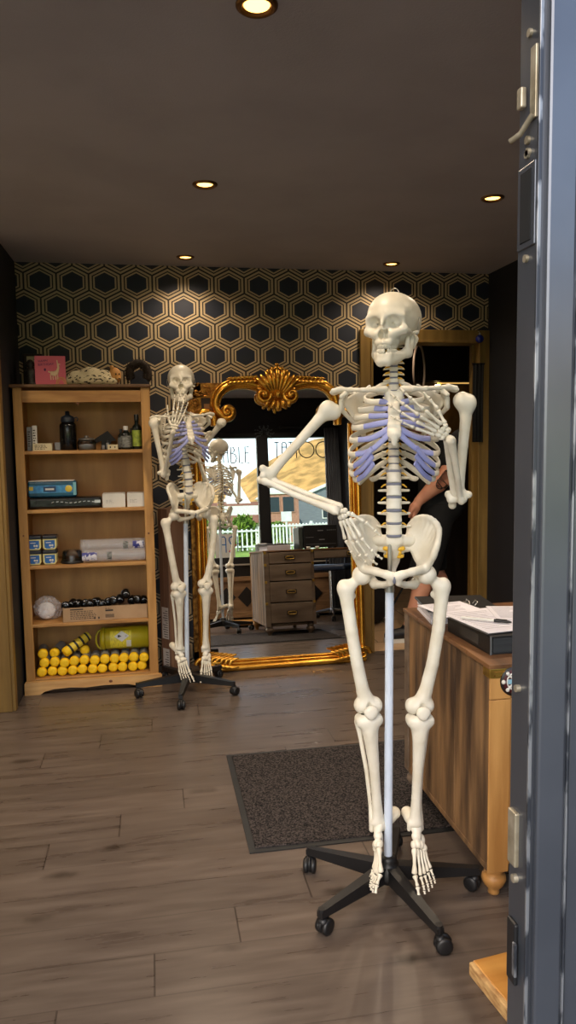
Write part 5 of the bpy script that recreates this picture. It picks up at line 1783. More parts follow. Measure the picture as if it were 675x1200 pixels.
def handle(par, x, z, w=.048):
    g = G()
    g.box(x-w, DSY1+.006, z-.019, x+w, DSY1+.009, z+.019, .001)
    hp_ = g.build('handle_plate', mat('painted_recess_shade', (62, 48, 36), .5), par)  # flat plate coloured dark to imitate a shaded recess
    g = G()
    P = []
    for i in range(24):
        a = 2*pi*i/24
        P.append((x+math.copysign(abs(cos(a))**.5*w*.74, cos(a)), DSY1+.012, z+math.copysign(abs(sin(a))**.6*.0115, sin(a))))
    g.tube(P, .0028, 6, closed=True)
    g.build('handle_ring', BRASS, hp_)
dzs = [(.110, .275), (.285, .454), (.464, .600), (.610, .702)]
for x0, x1 in ((DSX0+.046, 1.353),):
    for z0, z1 in dzs:
        g = G(); g.box(x0, DSY1-.30, z0, x1, DSY1+.006, z1, .003)
        d_ = g.build('drawer', DWG, dk)
        handle(d_, (x0+x1)/2, (z0+z1)/2)
g = G(); g.box(1.385, DSY1-.3, .640, 2.03, DSY1+.004, .702, .003); d_ = g.build('drawer', DWG, dk); handle(d_, 1.70, .671, .03)
g = G()
g.box(DSX0-.0012, DSY0-.0018, .680, DSX0+.056, DSY0+.004, .708, .001)
g.box(DSX0-.0018, DSY0-.0012, .680, DSX0+.004, DSY0+.044, .708, .001)
bc = g.build('brass_corner', BRASS, dk)
g = G()
for x in (.014, .034): g.ball((DSX0+x, DSY0-.0022, .688), (.0028, .0012, .0028), 8)
g.tube([(DSX0+.01, DSY0-.0022, .699), (DSX0+.045, DSY0-.0022, .699)], .0014, 5)
g.build('brass_nail', GILTD, bc)
for z0, z1 in dzs:
    g = G()
    for x0, x1 in ((DSX0+.002, DSX0+.024), (1.359, 1.379)):
        g.box(x0, DSY1+.004, z1-.010, x1, DSY1+.0075, z1+.012, .001)
    g.build('brass_strap', BRASS, dk)
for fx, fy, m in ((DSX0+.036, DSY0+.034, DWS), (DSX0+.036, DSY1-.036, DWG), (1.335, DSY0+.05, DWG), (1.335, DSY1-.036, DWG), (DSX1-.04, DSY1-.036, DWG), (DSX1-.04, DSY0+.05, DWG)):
    g = G(); g.lathe([(0, 0), (.016, 0), (.018, .006), (.016, .014), (.030, .030), (.037, .046), (.035, .060), (.024, .068), (.030, .074), (.030, .087), (0, .087)], 22, T(fx, fy, 0 if fy < 2.3 else .0095) @ Matrix.Diagonal((1, 1, 1 if fy < 2.3 else .89, 1)))
    g.build('turned_foot', m, dk)
# round badge on the post
BRED = mat('dark_red_badge', (74, 22, 28), .45)
g = G(); M = T(DSX0+.077, DSY0-.001, .669) @ RX(pi/2)
g.lathe([(0, .003), (.044, .003), (.046, 0), (.0, 0)], 36, M)
st = g.build('round_sticker', mat('black_badge_rim', (22, 18, 20), .4), dk); st['label'] = 'round dark red sticker with white crossed keys and a pale blue bar'
g = G(); g.lathe([(0, .0038), (.036, .0038), (.037, .003)], 30, M); g.build('badge_field', BRED, st)
g = G()
for a in (pi/4, 3*pi/4):
    d = Vector((cos(a), sin(a), 0)); n_ = Vector((-sin(a), cos(a), 0))
    g.tube([M @ (d*-.036+Vector((0, 0, .0045))), M @ (d*.036+Vector((0, 0, .0045)))], [(.0034, .0034)]*2, 6)
    for s in (-1, 1):
        e = d*(s*.034)
        g.ball(tuple(M @ (e+Vector((0, 0, .0045)))), .0062, 8)
        g.tube([M @ (d*s*.024+n_*-.009+Vector((0, 0, .0045))), M @ (d*s*.024+n_*.009+Vector((0, 0, .0045)))], .0022, 5)
g.tube([M @ Vector((.026*cos(t), .026*sin(t), .0042)) for t in np.linspace(0, 2*pi, 30)[:-1]], .0018, 5, closed=True)
g.ball(tuple(M @ Vector((-.037, 0, .0045))), .0068, 8)
g.build('white_emblem', WHITE, st)
g = G(); g.box(-.024, -.007, .004, .03, .007, .0075, .001, M=M); g.build('pale_bar', mat('pale_blue_bar', (150, 196, 216), .4), st)

# on the desk
LEATH = mat('black_ring_binder', (26, 26, 28), .42, bump=.15, bscale=120); PAPERW = mat('white_paper', (226, 224, 232), .75, col2=(214, 212, 222))
def quad_frame(o, ax):
    """origin and direction of the long edge -> matrix (x across to the right, y along)"""
    return T(*o) @ RZ(ax)
bn = thing('ring_binder', 'thick black ring binder lying on the near end of the desk', 'binder', (.987, 2.075, DZ1), radians(2.5))
g = G(); g.box(0, 0, 0, .29, .30, .004, .001); g.box(0, 0, .052, .29, .30, .056, .001); g.box(0, 0, 0, .004, .30, .056, .001); g.build('cover', LEATH, bn)
g = G(); g.box(.012, .004, .0045, .28, .294, .050); g.build('page_block', mat('dark_page_block', (48, 52, 56), .7, col2=(36, 38, 42), scale=3, stretch=(1, 1, 90)), bn)
g = G(); g.box(-.0006, .075, .012, 0, .20, .044); g.build('spine_label', mat('dim_spine_print', (60, 56, 52), .6), bn)
g = G(); g.box(.0, -.0006, .0, .006, .001, .056); g.build('spine_edge', mat('grey_edge', (96, 98, 100), .4), bn)
def sheet(lab, o, rz, w, h, name='paper_sheet', seed=1, cat='paper', group='papers on the desk'):
    t = thing(name, lab, cat, o, rz, group)
    g = G(); g.box(0, 0, 0, w, h, .0012); sh2 = g.build('sheet', PAPERW, t)
    g = G()
    rnd = random.Random(seed)
    for i in range(15):
        y = h*.93-i*h*.055
        g.box(w*.1, y, .0012, w*(.1+.8*rnd.uniform(.4, 1)), y+.0022, .0015)
    g.build('printed_lines', mat('faint_grey_print', (150, 148, 160), .8), t)
    return t
cbd = thing('clipboard', 'black clipboard lying askew on the ring binder under the printed sheets', 'clipboard', (.992, 2.093, DZ1+.0565), radians(8))
g = G(); g.box(-.008, 0, 0, .215, .33, .003, .001); g.build('board', LEATH, cbd)
sheet('printed sheet on the ring binder, under the white pen', (.993, 2.099, DZ1+.0602), radians(8), .195, .297, seed=1)
t2 = sheet('printed sheet tucked beneath the upper one, reaching to the desk edge', (.951, 2.325, DZ1+.0585), radians(9), .175, .20, seed=2)
sheet('blank-edged sheet lying right of the white pen', (1.093, 2.243, DZ1+.0620), radians(-14), .150, .20, seed=3)
pn = thing('pen', 'white pen with black cap lying on the printed sheets', 'pen', (.983, 2.279, DZ1+.0685), radians(-37))
g = G(); g.cyl((0, 0, 0), (.105, 0, 0), .0046, n=14); g.build('pen_barrel', WHITE, pn)
g = G(); g.cyl((.105, 0, 0), (.150, 0, 0), .0054, .0048, n=14); g.cyl((.150, 0, 0), (.160, 0, 0), .0042, .0022, n=12); g.box(.11, -.001, .005, .146, .001, .0068); g.build('pen_cap', BLACKP, pn)
pd = thing('paper_pad', 'thick pad of white paper at the far end of the desk under the black clipboard', 'paper', (.954, 2.475, DZ1), radians(-8))
g = G()
for i in range(6): g.box(.002*(i % 3), .003*((i*2) % 3), .0075*i, .21, .235-.002*(i % 2), .0075*i+.0072)
g.build('sheets', PAPERW, pd)
cb2 = thing('clipboard', 'black clipboard with silver clip on the thick paper pad', 'clipboard', (.939, 2.465, DZ1+.0455), radians(-8))
g = G(); g.box(0, 0, 0, .255, .235, .008, .002); g.build('board', LEATH, cb2)
g = G(); g.box(.155, .035, .008, .165, .115, .012); g.tube([(.160, .045, .012), (.160, .050, .024), (.160, .09, .024), (.160, .095, .012)], .0025, 8); g.tube([(.18, .05, .010), (.19, .05, .022), (.19, .08, .022), (.18, .08, .010)], .002, 6)
g.build('silver_clip', STEEL, cb2)
g = G(); g.box(.02, .03, .008, .135, .10, .0085); g.build('paper_slip', mat('grey_paper', (120, 120, 126), .8), cb2)
pr = thing('radio', 'black stereo unit with small knobs on the desk, seen in the mirror', 'stereo', (1.345, 2.28, DZ1))
g = G(); g.box(0, 0, .012, .310, .26, .210, .006); g.build('case', BLACKP, pr)
g = G(); g.box(-.042, .03, .0, -.006, .25, .195, .004); g.build('side_speaker', mat('dark_green_grey', (52, 60, 58), .5), pr)
g = G()
for xx, zz, w in ((.13, .155, .05), (.14, .075, .05)): g.box(xx, .2595, zz, xx+w, .2615, zz+.009)
for k in range(5): g.box(.215+.018*k, .2595, .158, .223+.018*k, .2615, .165)
g.box(.02, .2595, .040, .29, .2615, .043); g.box(.02, .2595, .10, .09, .2615, .104)
g.build('panel_marks', mat('dim_silver_marks', (126, 128, 134), .4), pr)
g = G()
for xx in (.02, .29):
    for yy_ in (.02, .24): g.cyl((xx, yy_, 0), (xx, yy_, .013), .012, n=12)
g.build('rubber_feet', RUBBER, pr)
# loose bits in front of it
for k, (x, lab) in enumerate(((1.37, 'small white cup lying before the stereo, left of the other'), (1.45, 'small white cup lying before the stereo, right of the other'))):
    t = thing('small_cup', lab, 'cup', (x, 2.60, DZ1), 0, 'small white cups on the desk')
    g = G(); g.lathe([(0, 0), (.014, 0), (.018, .022), (.0165, .022), (.013, .003), (0, .003)], 18); g.build('cup_body', WHITE, t)
# swivel chair behind the desk
SEATB = mat('dark_blue_vinyl', (34, 48, 74), .35, col2=(28, 40, 62), bump=.1); CHROME = mat('chrome', (200, 202, 206), .15, 1.)
ch = thing('swivel_chair', 'dark blue swivel chair with chrome base behind the desk, seen in the mirror', 'chair', (1.86, 1.46, 0), radians(30))
g = G(); g.box(-.21, -.21, .50, .21, .21, .565, .026, seg=3); g.build('seat', SEATB, ch)
g = G(); g.box(-.19, -.235, .66, .19, -.185, .70, .02, seg=3); g.tube([(-.1, -.18, .52), (-.1, -.235, .60), (-.1, -.22, .68)], .009, 8); g.tube([(.1, -.18, .52), (.1, -.235, .60), (.1, -.22, .68)], .009, 8); g.build('low_back', SEATB, ch)
g = G(); g.cyl((0, 0, .10), (0, 0, .50), .022, n=18); g.lathe([(0, .07), (.04, .07), (.03, .12), (0, .13)], 18); g.build('gas_column', CHROME, ch)
for k in range(5):
    a = 2*pi*k/5
    g = G(); g.tube([(.03*cos(a), .03*sin(a), .10), (.15*cos(a), .15*sin(a), .085), (.26*cos(a), .26*sin(a), .065)], [(.016, .016), (.014, .012), (.011, .009)], 10); g.build('base_arm', CHROME, ch)
    g = G()
    for s in (-1, 1): g.lathe([(0, -.009), (.022, -.009), (.026, 0), (.022, .009), (0, .009)], 16, RZ(a) @ T(.26, s*.013, .0262) @ RX(pi/2))
    g.cyl((.26*cos(a), .26*sin(a), .026), (.26*cos(a), .26*sin(a), .066), .007, n=8)
    g.build('castor', BLACKP, ch)

# low wooden step by the door
STEPW = mat('varnished_pale_wood', (206, 150, 76), .4, col2=(184, 126, 56), scale=3, stretch=(.8, 6, 6), bump=.1); STEPE = mat('rough_end_grain', (206, 168, 112), .8, col2=(160, 118, 70), scale=30, stretch=(1, 1, 4), bump=.8)
stp = thing('wooden_step', 'low varnished wooden step on the floor beside the door frame', 'step', (.800, 1.405, 0), radians(7.5))
g = G(); g.box(.012, -.15, .020, .42, .148, .038, .003); g.box(.012, .150, .020, .42, .30, .038, .003); g.build('top_board', STEPW, stp)
g = G(); g.box(0, -.15, 0, .026, .30, .036, .004); g.build('side_board', STEPE, stp); g = G(); g.box(.39, -.15, 0, .42, .30, .020, .004); g.build('side_board', STEPE, stp)
# curtain at the side of the window
CURT = mat('grey_curtain', (118, 122, 132), .9, col2=(100, 104, 114), scale=4, bump=.2)
ct = thing('curtain', 'dark grey curtain hanging at the right of the shop window, seen in the mirror', 'curtain', (0, 0, 0))
g = G()
n = 60
vs = []; fs = []
for i in range(n+1):
    x = 1.985+.150*i/n; y = YF+.105+.028*sin(i*.75)+.008*sin(i*1.9)
    vs += [(x-.02*(i < 14)*(14-i)/14, y, .03), (x, y, 2.06)]
for i in range(n): fs.append((2*i, 2*i+2, 2*i+3, 2*i+1))
g.add(vs, fs, True)
cu = g.build('curtain_cloth', CURT, ct)
sm = cu.modifiers.new('cloth', 'SOLIDIFY'); sm.thickness = .004
g = G(); g.cyl((1.50, YF+.105, 2.075), (XR-.005, YF+.105, 2.075), .010, n=12); g.ball((1.495, YF+.105, 2.075), .018, 12); g.build('curtain_rail', BLACKF, ct)
# silvery dried sprig on the frame above the mullion
spg = thing('dried_sprig', 'silvery dried sprig fixed above the window mullion, seen in the mirror', 'sprig', (1.315, YF+.055, 2.02))
SPR = mat('silver_leaf', (120, 126, 130), .5)
g = G()
rnd = random.Random(6)
for k in range(9):
    a = -2.2+k*.55
    e = Vector((.11*sin(a), .004, .09*cos(a)))
    g.tube([(0, 0, 0), e*.5+Vector((0, .012, 0)), e], .0016, 5)
    for j in range(5):
        p = e*(.35+.14*j)
        g.ball(tuple(p+Vector((rnd.uniform(-.01, .01), .01, rnd.uniform(-.01, .01)))), (.009, .003, .006), 8)
g.build('leaf_spray', SPR, spg)
g = G(); g.ball((0, -.002, 0), (.015, .008, .015), 10); g.build('knot', BLACKP, spg)
# ================================================================ the person in the doorway
SKIN = mat('light_skin', (222, 158, 128), .55, col2=(206, 140, 112), scale=12)
TEE = mat('black_cotton_shirt', (22, 22, 25), .85, bump=.2); SHORT = mat('black_shorts', (18, 18, 21), .85, bump=.2)
HAIR = mat('dark_brown_hair', (34, 26, 22), .6, bump=.6, bscale=120)
# world frame; faces towards -X, its left side towards the camera
PX, PY = 1.80, 4.985
pe = thing('person', 'person in black T-shirt and black shorts standing in the gold doorway, forearm tattoo showing', 'person', (PX, PY, .0015))
# joints, relative to the root: left = -y (near the camera)
J = dict(head=(.05, .0, 1.525), neck=(.085, 0, 1.41), chest=(.20, 0, 1.22), waist=(.19, 0, 1.02), hip=(.18, 0, .90),
         lsh=(.265, -.165, 1.355), lel=(.130, -.235, 1.120), lwr=(-.045, -.20, .955), rsh=(.22, .165, 1.345), rel=(.26, .21, 1.08), rwr=(.26, .22, .86),
         lhip=(.15, -.085, .88), lkn=(.02, -.13, .48), lan=(-.12, -.20, .085), rhip=(.16, .085, .88), rkn=(.17, .10, .47), ran=(.26, .105, .085))
def f_body(P):
    j = J
    d = ell(P, j['head'], (.092, .074, .112))
    d = smin(d, ell(P, (.005, 0, 1.475), (.052, .052, .058)), .03)
    d = smin(d, cap(P, (-.045, 0, 1.515), (-.056, 0, 1.492), .009, .013), .012)      # nose
    for s in (-1, 1):
        d = smin(d, ell(P, (.075, s*.076, 1.515), (.020, .009, .030)), .008)
        d = smax(d, -ell(P, (-.052, s*.030, 1.528), (.016, .014, .008)), .008)
    d = smin(d, cap(P, (-.036, -.018, 1.452), (-.036, .018, 1.452), .009), .008)
    d = smin(d, cap(P, (.075, 0, 1.46), (.16, 0, 1.38), .052, .062), .03)
    d = smin(d, ell(P, (.20, 0, 1.23), (.115, .165, .17)), .06)
    d = smin(d, ell(P, (.19, 0, 1.03), (.125, .150, .14)), .06)
    d = smin(d, ell(P, (.18, 0, .90), (.135, .165, .12)), .06)
    for a, b, c in (('lsh', 'lel', 'lwr'), ('rsh', 'rel', 'rwr')):
        d = smin(d, chain(P, [j[a], j[b]], [.060, .050], .02), .03)
        m = tuple(j[b][k]*.68+j[c][k]*.32 for k in range(3))
        d = smin(d, chain(P, [j[b], m, j[c]], [.060, .058, .034], .02), .02)
    for a, b, c in (('lhip', 'lkn', 'lan'), ('rhip', 'rkn', 'ran')):
        d = smin(d, cap(P, j[a], j[b], .100, .064), .04)
        m = tuple(j[b][k]*.68+j[c][k]*.32 for k in range(3))
        m = (m[0]+.018, m[1], m[2])
        d = smin(d, chain(P, [j[b], m, j[c]], [.062, .062, .038], .02), .02)
        an = j[c]
        d = smin(d, cap(P, (an[0]+.03, an[1], .05), (an[0]-.13, an[1], .042), .036, .028), .02)
    # left hand hanging, fingers a little curled
    for (wx, wy, wz) in (j['lwr'], j['rwr']):
        d = smin(d, chain(P, [(wx, wy, wz), (wx-.030, wy+.0, wz-.045), (wx-.045, wy, wz-.080)], [.026, .034, .032], .012), .012)
    return d
def fingers(P, d):
    for (wx, wy, wz) in (J['lwr'], J['rwr']):
        for i, (o, l) in enumerate(((-.028, .060), (-.0095, .070), (.0095, .066), (.028, .050))):
            b = (wx-.045+.004*abs(i-1), wy+o, wz-.088)
            m = (b[0]-.010, b[1], b[2]-l*.55); e = (b[0]+.008, b[1]+o*.05, b[2]-l*1.15)
            d = smin(d, chain(P, [b, m, e], [.0095, .0088, .0070], .003), .004)
        d = smin(d, chain(P, [(wx-.035, wy-.024, wz-.035), (wx-.070, wy-.030, wz-.068), (wx-.078, wy-.026, wz-.105)], [.014, .0105, .0085], .006), .006)
    return d
vs, q = surf(lambda P: fingers(P, f_body(P)), (-.30, -.28, .0), (.46, .30, 1.66), .0075)
vs = relax(vs, q, 1)
g = G(); g.add(vs.tolist(), q.tolist(), True); g.build('body', SKIN, pe)
from mathutils.bvhtree import BVHTree
BV = BVHTree.FromPolygons(g.v, g.f)
def f_tee(P):
    j = J
    d = ell(P, (.20, 0, 1.23), (.132, .180, .185))
    d = smin(d, ell(P, (.185, 0, 1.03), (.152, .172, .17)), .06)
    d = smin(d, ell(P, (.175, 0, .90), (.172, .196, .12)), .05)
    for a, b in (('lsh', 'lel'), ('rsh', 'rel')):
        e = tuple(j[a][k]*.42+j[b][k]*.58 for k in range(3))
        d = smin(d, cap(P, j[a], e, .076, .082), .03)
    d = smax(d, P[2]-1.405-.25*(P[0]-.12), .01)
    d = smax(d, .845-P[2], .005)
    return d+.004*np.sin(P[2]*38+P[0]*22)*np.sin(P[1]*30+P[2]*12)
vs, q = surf(f_tee, (-.06, -.34, .80), (.44, .34, 1.52), .010)
vs = relax(vs, q, 1)
g = G(); g.add(vs.tolist(), q.tolist(), True); g.build('t_shirt', TEE, pe)
def f_short(P):
    j = J
    d = ell(P, (.175, 0, .90), (.166, .192, .125))
    for a, b in (('lhip', 'lkn'), ('rhip', 'rkn')):
        e = tuple(j[a][k]*-.02+j[b][k]*1.02 for k in range(3))
        d = smin(d, cap(P, j[a], e, .114, .102), .03)
    d = smax(d, .435-P[2], .004)
    d = smax(d, P[2]-.93, .004)
    return d+.004*np.sin(P[2]*26+P[0]*30)*np.sin(P[1]*34)
vs, q = surf(f_short, (-.14, -.30, .40), (.40, .28, 1.0), .010)
vs = relax(vs, q, 1)
g = G(); g.add(vs.tolist(), q.tolist(), True); g.build('shorts', SHORT, pe)
def f_hair(P):
    d = ell(P, (.066, 0, 1.545), (.100, .086, .110))
    d = smax(d, -ell(P, (-.075, 0, 1.50), (.080, .10, .085)), .02)
    d = smin(d, ell(P, (.13, 0, 1.47), (.045, .07, .075)), .03)
    return d+.003*np.sin(P[1]*160)*np.sin(P[2]*60)
vs, q = surf(f_hair, (-.06, -.12, 1.36), (.20, .12, 1.68), .007)
g = G(); g.add(vs.tolist(), q.tolist(), True); g.build('hair', HAIR, pe)
for an in (J['lan'], J['ran']):
    g = G()
    def f_shoe(P, a=an):
        d = cap(P, (a[0]+.032, a[1], .056), (a[0]-.13, a[1], .046), .047, .039)
        d = smin(d, cap(P, (a[0]+.01, a[1], .06), (a[0]+.004, a[1], .105), .048, .046), .02)
        d = smax(d, .026-P[2], .004)
        return smax(d, P[2]-.112, .004)
    vs, q = surf(f_shoe, (an[0]-.19, an[1]-.07, .0), (an[0]+.10, an[1]+.07, .13), .006)
    g.add(vs.tolist(), q.tolist(), True); s_ = g.build('shoe', BLACKP, pe)
    g = G()
    g.prism([(an[0]+.034+.050*cos(t) if cos(t) > 0 else an[0]-.13+.042*cos(t), an[1]+.048*sin(t)) for t in np.linspace(0, 2*pi, 29)[:-1]], .0015, .028)
    g.build('shoe_sole', WHITE, s_)['label'] = 'white shoe sole'
# tattoo on the inner forearm: a small branching motif of dark ink lying on the skin
TAT = mat('tattoo_ink', (74, 60, 52), .6)
g = G()
el, wrj = Vector(J['lel']), Vector(J['lwr'])
ax = (wrj-el).normalized(); side = Vector((0, -1, 0)); side = (side-ax*side.dot(ax)).normalized(); upv = side.cross(ax)
def on_arm(u, a):
    L_ = (wrj-el).length
    r = (.0535-(.004 if u < .32 else .004+.017*(u-.32)/.68*1.0))*1.0
    p = el-ax*.0+ax*(u*L_)+(side*cos(a)+upv*sin(a))*.12
    h = BV.find_nearest(p)
    return h[0]+h[1]*.0006
for cx, ca, rr_ in ((.16, .15, .09), (.24, -.30, .08), (.10, -.35, .07), (.30, .10, .06), (.20, .62, .07), (.34, -.15, .05)):
    for k in range(3):
        f = 1-.3*k
        g.tube([on_arm(cx+rr_*f*.9*cos(t), ca+rr_*f*4.2*sin(t)) for t in np.linspace(0, 2*pi, 17)[:-1]], [(.0030, .0016)]*16, 6, closed=True)
g.tube([on_arm(.05+.35*t, -.5+1.0*t) for t in np.linspace(0, 1, 9)], .003, 6)
g.build('forearm_tattoo', TAT, pe)

# ---- fittings of the doorway and the room beyond
bl = thing('glass_ball', 'shiny blue ball hanging at the top right corner of the gold door case', 'ornament', (2.070, YB-.050, 1.997))
g = G(); g.ball((0, 0, 0), .026, 20); g.build('ball', mat('cobalt_glass', (26, 36, 120), .12, spec=.8), bl)
g = G(); g.cyl((0, 0, .024), (0, 0, .036), .006, n=10); g.tube([(0, 0, .036), (0, .012, .048), (0, .027, .050)], .0015, 6); g.build('cap_and_hook', STEEL, bl)
bp_ = thing('door_banner', 'black cloth strip hanging over the right side of the gold door case', 'banner', (2.068, YB-.040, 0))
g = G()
vs = []; fs = []
n = 14
for i in range(n+1):
    x = -.034+.068*i/n; y = .004*sin(i*1.3)-.004
    vs += [(x, y, 1.345), (x, y+.004, 1.60), (x, y, 1.838)]
for i in range(n):
    fs += [(3*i, 3*i+3, 3*i+4, 3*i+1), (3*i+1, 3*i+4, 3*i+5, 3*i+2)]
g.add(vs, fs, True)
b_ = g.build('cloth_strip', mat('black_cloth', (20, 20, 22), .9, bump=.3), bp_)
sm = b_.modifiers.new('cloth', 'SOLIDIFY'); sm.thickness = .005
g = G(); g.cyl((-.042, .0, 1.842), (.042, .0, 1.842), .006, n=10); g.build('hanging_rod', BLACKP, bp_)
rg = thing('ring_lamp', 'unlit ring lamp on a thin stand in the dark room beyond the gold doorway', 'lamp', (2.06, 5.62, 0), radians(55))
g = G(); g.tube([(.165*cos(t), 0, 1.90+.190*sin(t)) for t in np.linspace(0, 2*pi, 41)[:-1]], .009, 10, closed=True); g.build('ring', mat('pale_lamp_ring', (190, 168, 150), .4), rg)
g = G(); g.cyl((0, 0, .3), (0, 0, 1.71), .009, n=10); g.build('stand_pole', BLACKP, rg)
for k in range(3):
    a = 2*pi*k/3+.4
    g = G(); g.tube([(0, 0, .42), (.30*cos(a), .30*sin(a), .008)], .008, 8); g.build('stand_leg', BLACKP, rg)
cbt = thing('hanging_cabinet', 'dark hanging cabinet with a lit strip below it in the room beyond', 'cabinet', (2.55, 5.95, 0))
g = G(); g.box(-.40, 0, 1.83, .5, .32, 2.25, .004); g.build('cabinet_body', mat('dark_walnut', (44, 30, 22), .5, col2=(34, 22, 16), stretch=(1, 1, 6)), cbt)
g = G(); g.box(-.38, -.016, 1.84, .04, 0, 2.24, .003); g.box(.05, -.016, 1.84, .48, 0, 2.24, .003); g.build('cabinet_door', mat('dark_walnut_door', (50, 34, 24), .45), cbt)
g = G(); g.box(-.20, .01, 1.820, .1, .03, 1.83); g.build('light_strip', glow('warm_strip', (255, 200, 110), .5), cbt)
g = G(); g.lathe([(0, 0), (.018, 0), (.022, .010), (.0, .014)], 14, T(-.20, .02, 1.802)); g.build('bright_lamp', glow('warm_bulb', (255, 226, 150), 14), cbt)
g = G(); g.box(-.40, .30, 1.335, .5, .32, 1.83, .002); g.build('back_board', mat('tan_splash_board', (150, 112, 70), .5, col2=(124, 90, 54), stretch=(3, 1, 1)), cbt)
ctr = thing('counter', 'dark counter with pale edge in the room beyond the gold doorway', 'counter', (2.75, 6.0, 0))
g = G(); g.box(-.42, -.22, .0, .5, .295, 1.30, .004); g.build('counter_body', mat('dark_counter', (40, 30, 24), .5), ctr)
g = G(); g.box(-.44, -.25, 1.30, .52, .295, 1.33, .004); g.build('counter_top', mat('tan_counter_top', (170, 140, 100), .35), ctr)
dg = thing('dark_bag', 'dark bag on the tiled floor beyond the gold doorway', 'bag', (1.50, 5.35, 0))
g = G(); 
vs, q = surf(lambda P: smax(ell(P, (0, 0, .20), (.24, .18, .24))+.012*np.sin(P[0]*30)*np.sin(P[2]*26+P[1]*20), -P[2]+.002, .01), (-.30, -.24, -.01), (.30, .24, .50), .012)
g.add(vs.tolist(), q.tolist(), True); g.build('bag_body', mat('dark_cloth_bag', (30, 26, 26), .8, bump=.3), dg)
g = G(); g.tube([(-.10, -.02, .40), (-.06, -.03, .52), (.06, -.03, .52), (.10, -.02, .40)], .009, 8); g.build('bag_handle', BLACKP, dg)
# ================================================================ outside, seen through the shop windows in the mirror
PAVE = mat('grey_paving', (112, 110, 108), .9, col2=(96, 95, 93), scale=2)
GRASS = mat('sunny_lawn', (142, 168, 62), .9, col2=(112, 142, 44), scale=1.5, bump=.6, bscale=14)
g = G(); g.box(-30, -9.0, -.12, 30, YF-.06, -.02); struct(g.build('ground', PAVE))
g = G()
g.add([(-40, -9, -.05), (40, -9, -.05), (40, -14.5, .78), (-40, -14.5, .78), (40, -26, 1.30), (-40, -26, 1.30), (60, -60, 1.6), (-60, -60, 1.6)],
      [(0, 3, 2, 1), (3, 5, 4, 2), (5, 7, 6, 4)])
struct(g.build('lawn', GRASS))
# hill
HILL = mat('dry_golden_hill', (216, 164, 92), .95, col2=(158, 122, 62), scale=.55, detail=10, lo=.40, hi=.60, bump=.6, bscale=1.2)
g = G()
nx, ny = 70, 16
vs = []
rnd = random.Random(12)
for j in range(ny+1):
    for i in range(nx+1):
        x = -60+190*i/nx; t = j/ny
        az = x/78.
        top = float(np.interp(x, [-60, 0, 12, 15, 17, 19, 26, 40, 130], [7, 7.5, 8.9, 9.6, 11.6, 12.8, 15.2, 17, 16]))+.35*sin(x*.9)
        vs.append((x, -62-26*t, 1.4+top*(t**.8)+.35*sin(x*.9+j)*(0 < j < ny)))
fs = []
for j in range(ny):
    for i in range(nx):
        a = j*(nx+1)+i
        fs.append((a, a+nx+1, a+nx+2, a+1))
vs += [(-60+190*i/nx, -120, 0) for i in range(nx+1)]
b0 = ny*(nx+1); b1 = (ny+1)*(nx+1)
fs += [(b0+i, b1+i, b1+i+1, b0+i+1) for i in range(nx)]
g.add(vs, fs, True); struct(g.build('hill', HILL))
# white railing fence
WPAINT = mat('white_paint', (236, 236, 230), .6)
def fence(lab, x0, x1, y, z0, h, step):
    t = thing('picket_fence', lab, 'fence', ((x0+x1)/2, y, z0))
    w = (x1-x0)/2
    g = G()
    for zz in (.10, h-.10): g.box(-w, -.02, zz, w, .02, zz+.06)
    g.build('rail', WPAINT, t)
    g = G()
    n = int((x1-x0)/step)
    for i in range(n+1): g.box(-w+i*step-.026, -.035, .0, -w+i*step+.026, -.018, h)
    g.build('pickets', WPAINT, t)
    for i in range(4):
        x = -w+2*w*i/3
        g = G(); g.box(x-.045, -.02, -.3, x+.045, .07, h+.06, .01); g.build('post', WPAINT, t)
    return t
fence('white picket fence right of the mullion, across the lawn', 4.35, 8.6, -15.6, .88, .86, .115)
fence('white picket fence across the lawn, behind the window sticker', -1.5, 4.05, -15.9, .90, .72, .16)
# hedge of leafy shrubs
LEAF = mat('sunny_leaf', (122, 150, 44), .7, col2=(84, 116, 30), scale=6)
def shrub(lab, x, y, z, rx, rz_, n=900, seed=1):
    t = thing('leafy_shrub', lab, 'shrub', (x, y, z), 0, 'shrubs behind the fence')
    rnd = random.Random(seed)
    g = G()
    for k in range(n):
        u = rnd.uniform(-1, 1); a = rnd.uniform(0, 2*pi); r = rnd.uniform(.72, 1.05)
        c = sqrt(1-u*u)
        p = Vector((rx*c*cos(a)*r, rx*.7*c*sin(a)*r, rz_*(1+u*r)))
        d = Vector((rnd.gauss(0, 1), rnd.gauss(0, 1), rnd.gauss(0, 1))).normalized(); e = d.orthogonal().normalized()
        s = rnd.uniform(.06, .11)
        g.add([p-d*s, p+e*s*.5, p+d*s, p-e*s*.5], [(0, 1, 2, 3)])
    g.build('leaves', LEAF, t)
    g = G(); g.ball((0, 0, rz_), (rx*.72, rx*.5, rz_*.80), 14); g.cyl((0, 0, -.2), (0, 0, rz_), .05, .04, n=8); g.build('stems', mat('shrub_inner', (70, 90, 30), .9), t)
for k, (x, h, lab) in enumerate(((1.6, .55, 'low green shrub behind the fence, first from the left'), (2.62, .72, 'tall rounded green shrub behind the fence, left of the middle'), (3.7, .60, 'low green shrub behind the fence, beside the mullion'), (4.9, .45, 'small green shrub behind the fence right of the mullion'))):
    shrub(lab, x, -17.2, .98, .47, h, 800, k+3)
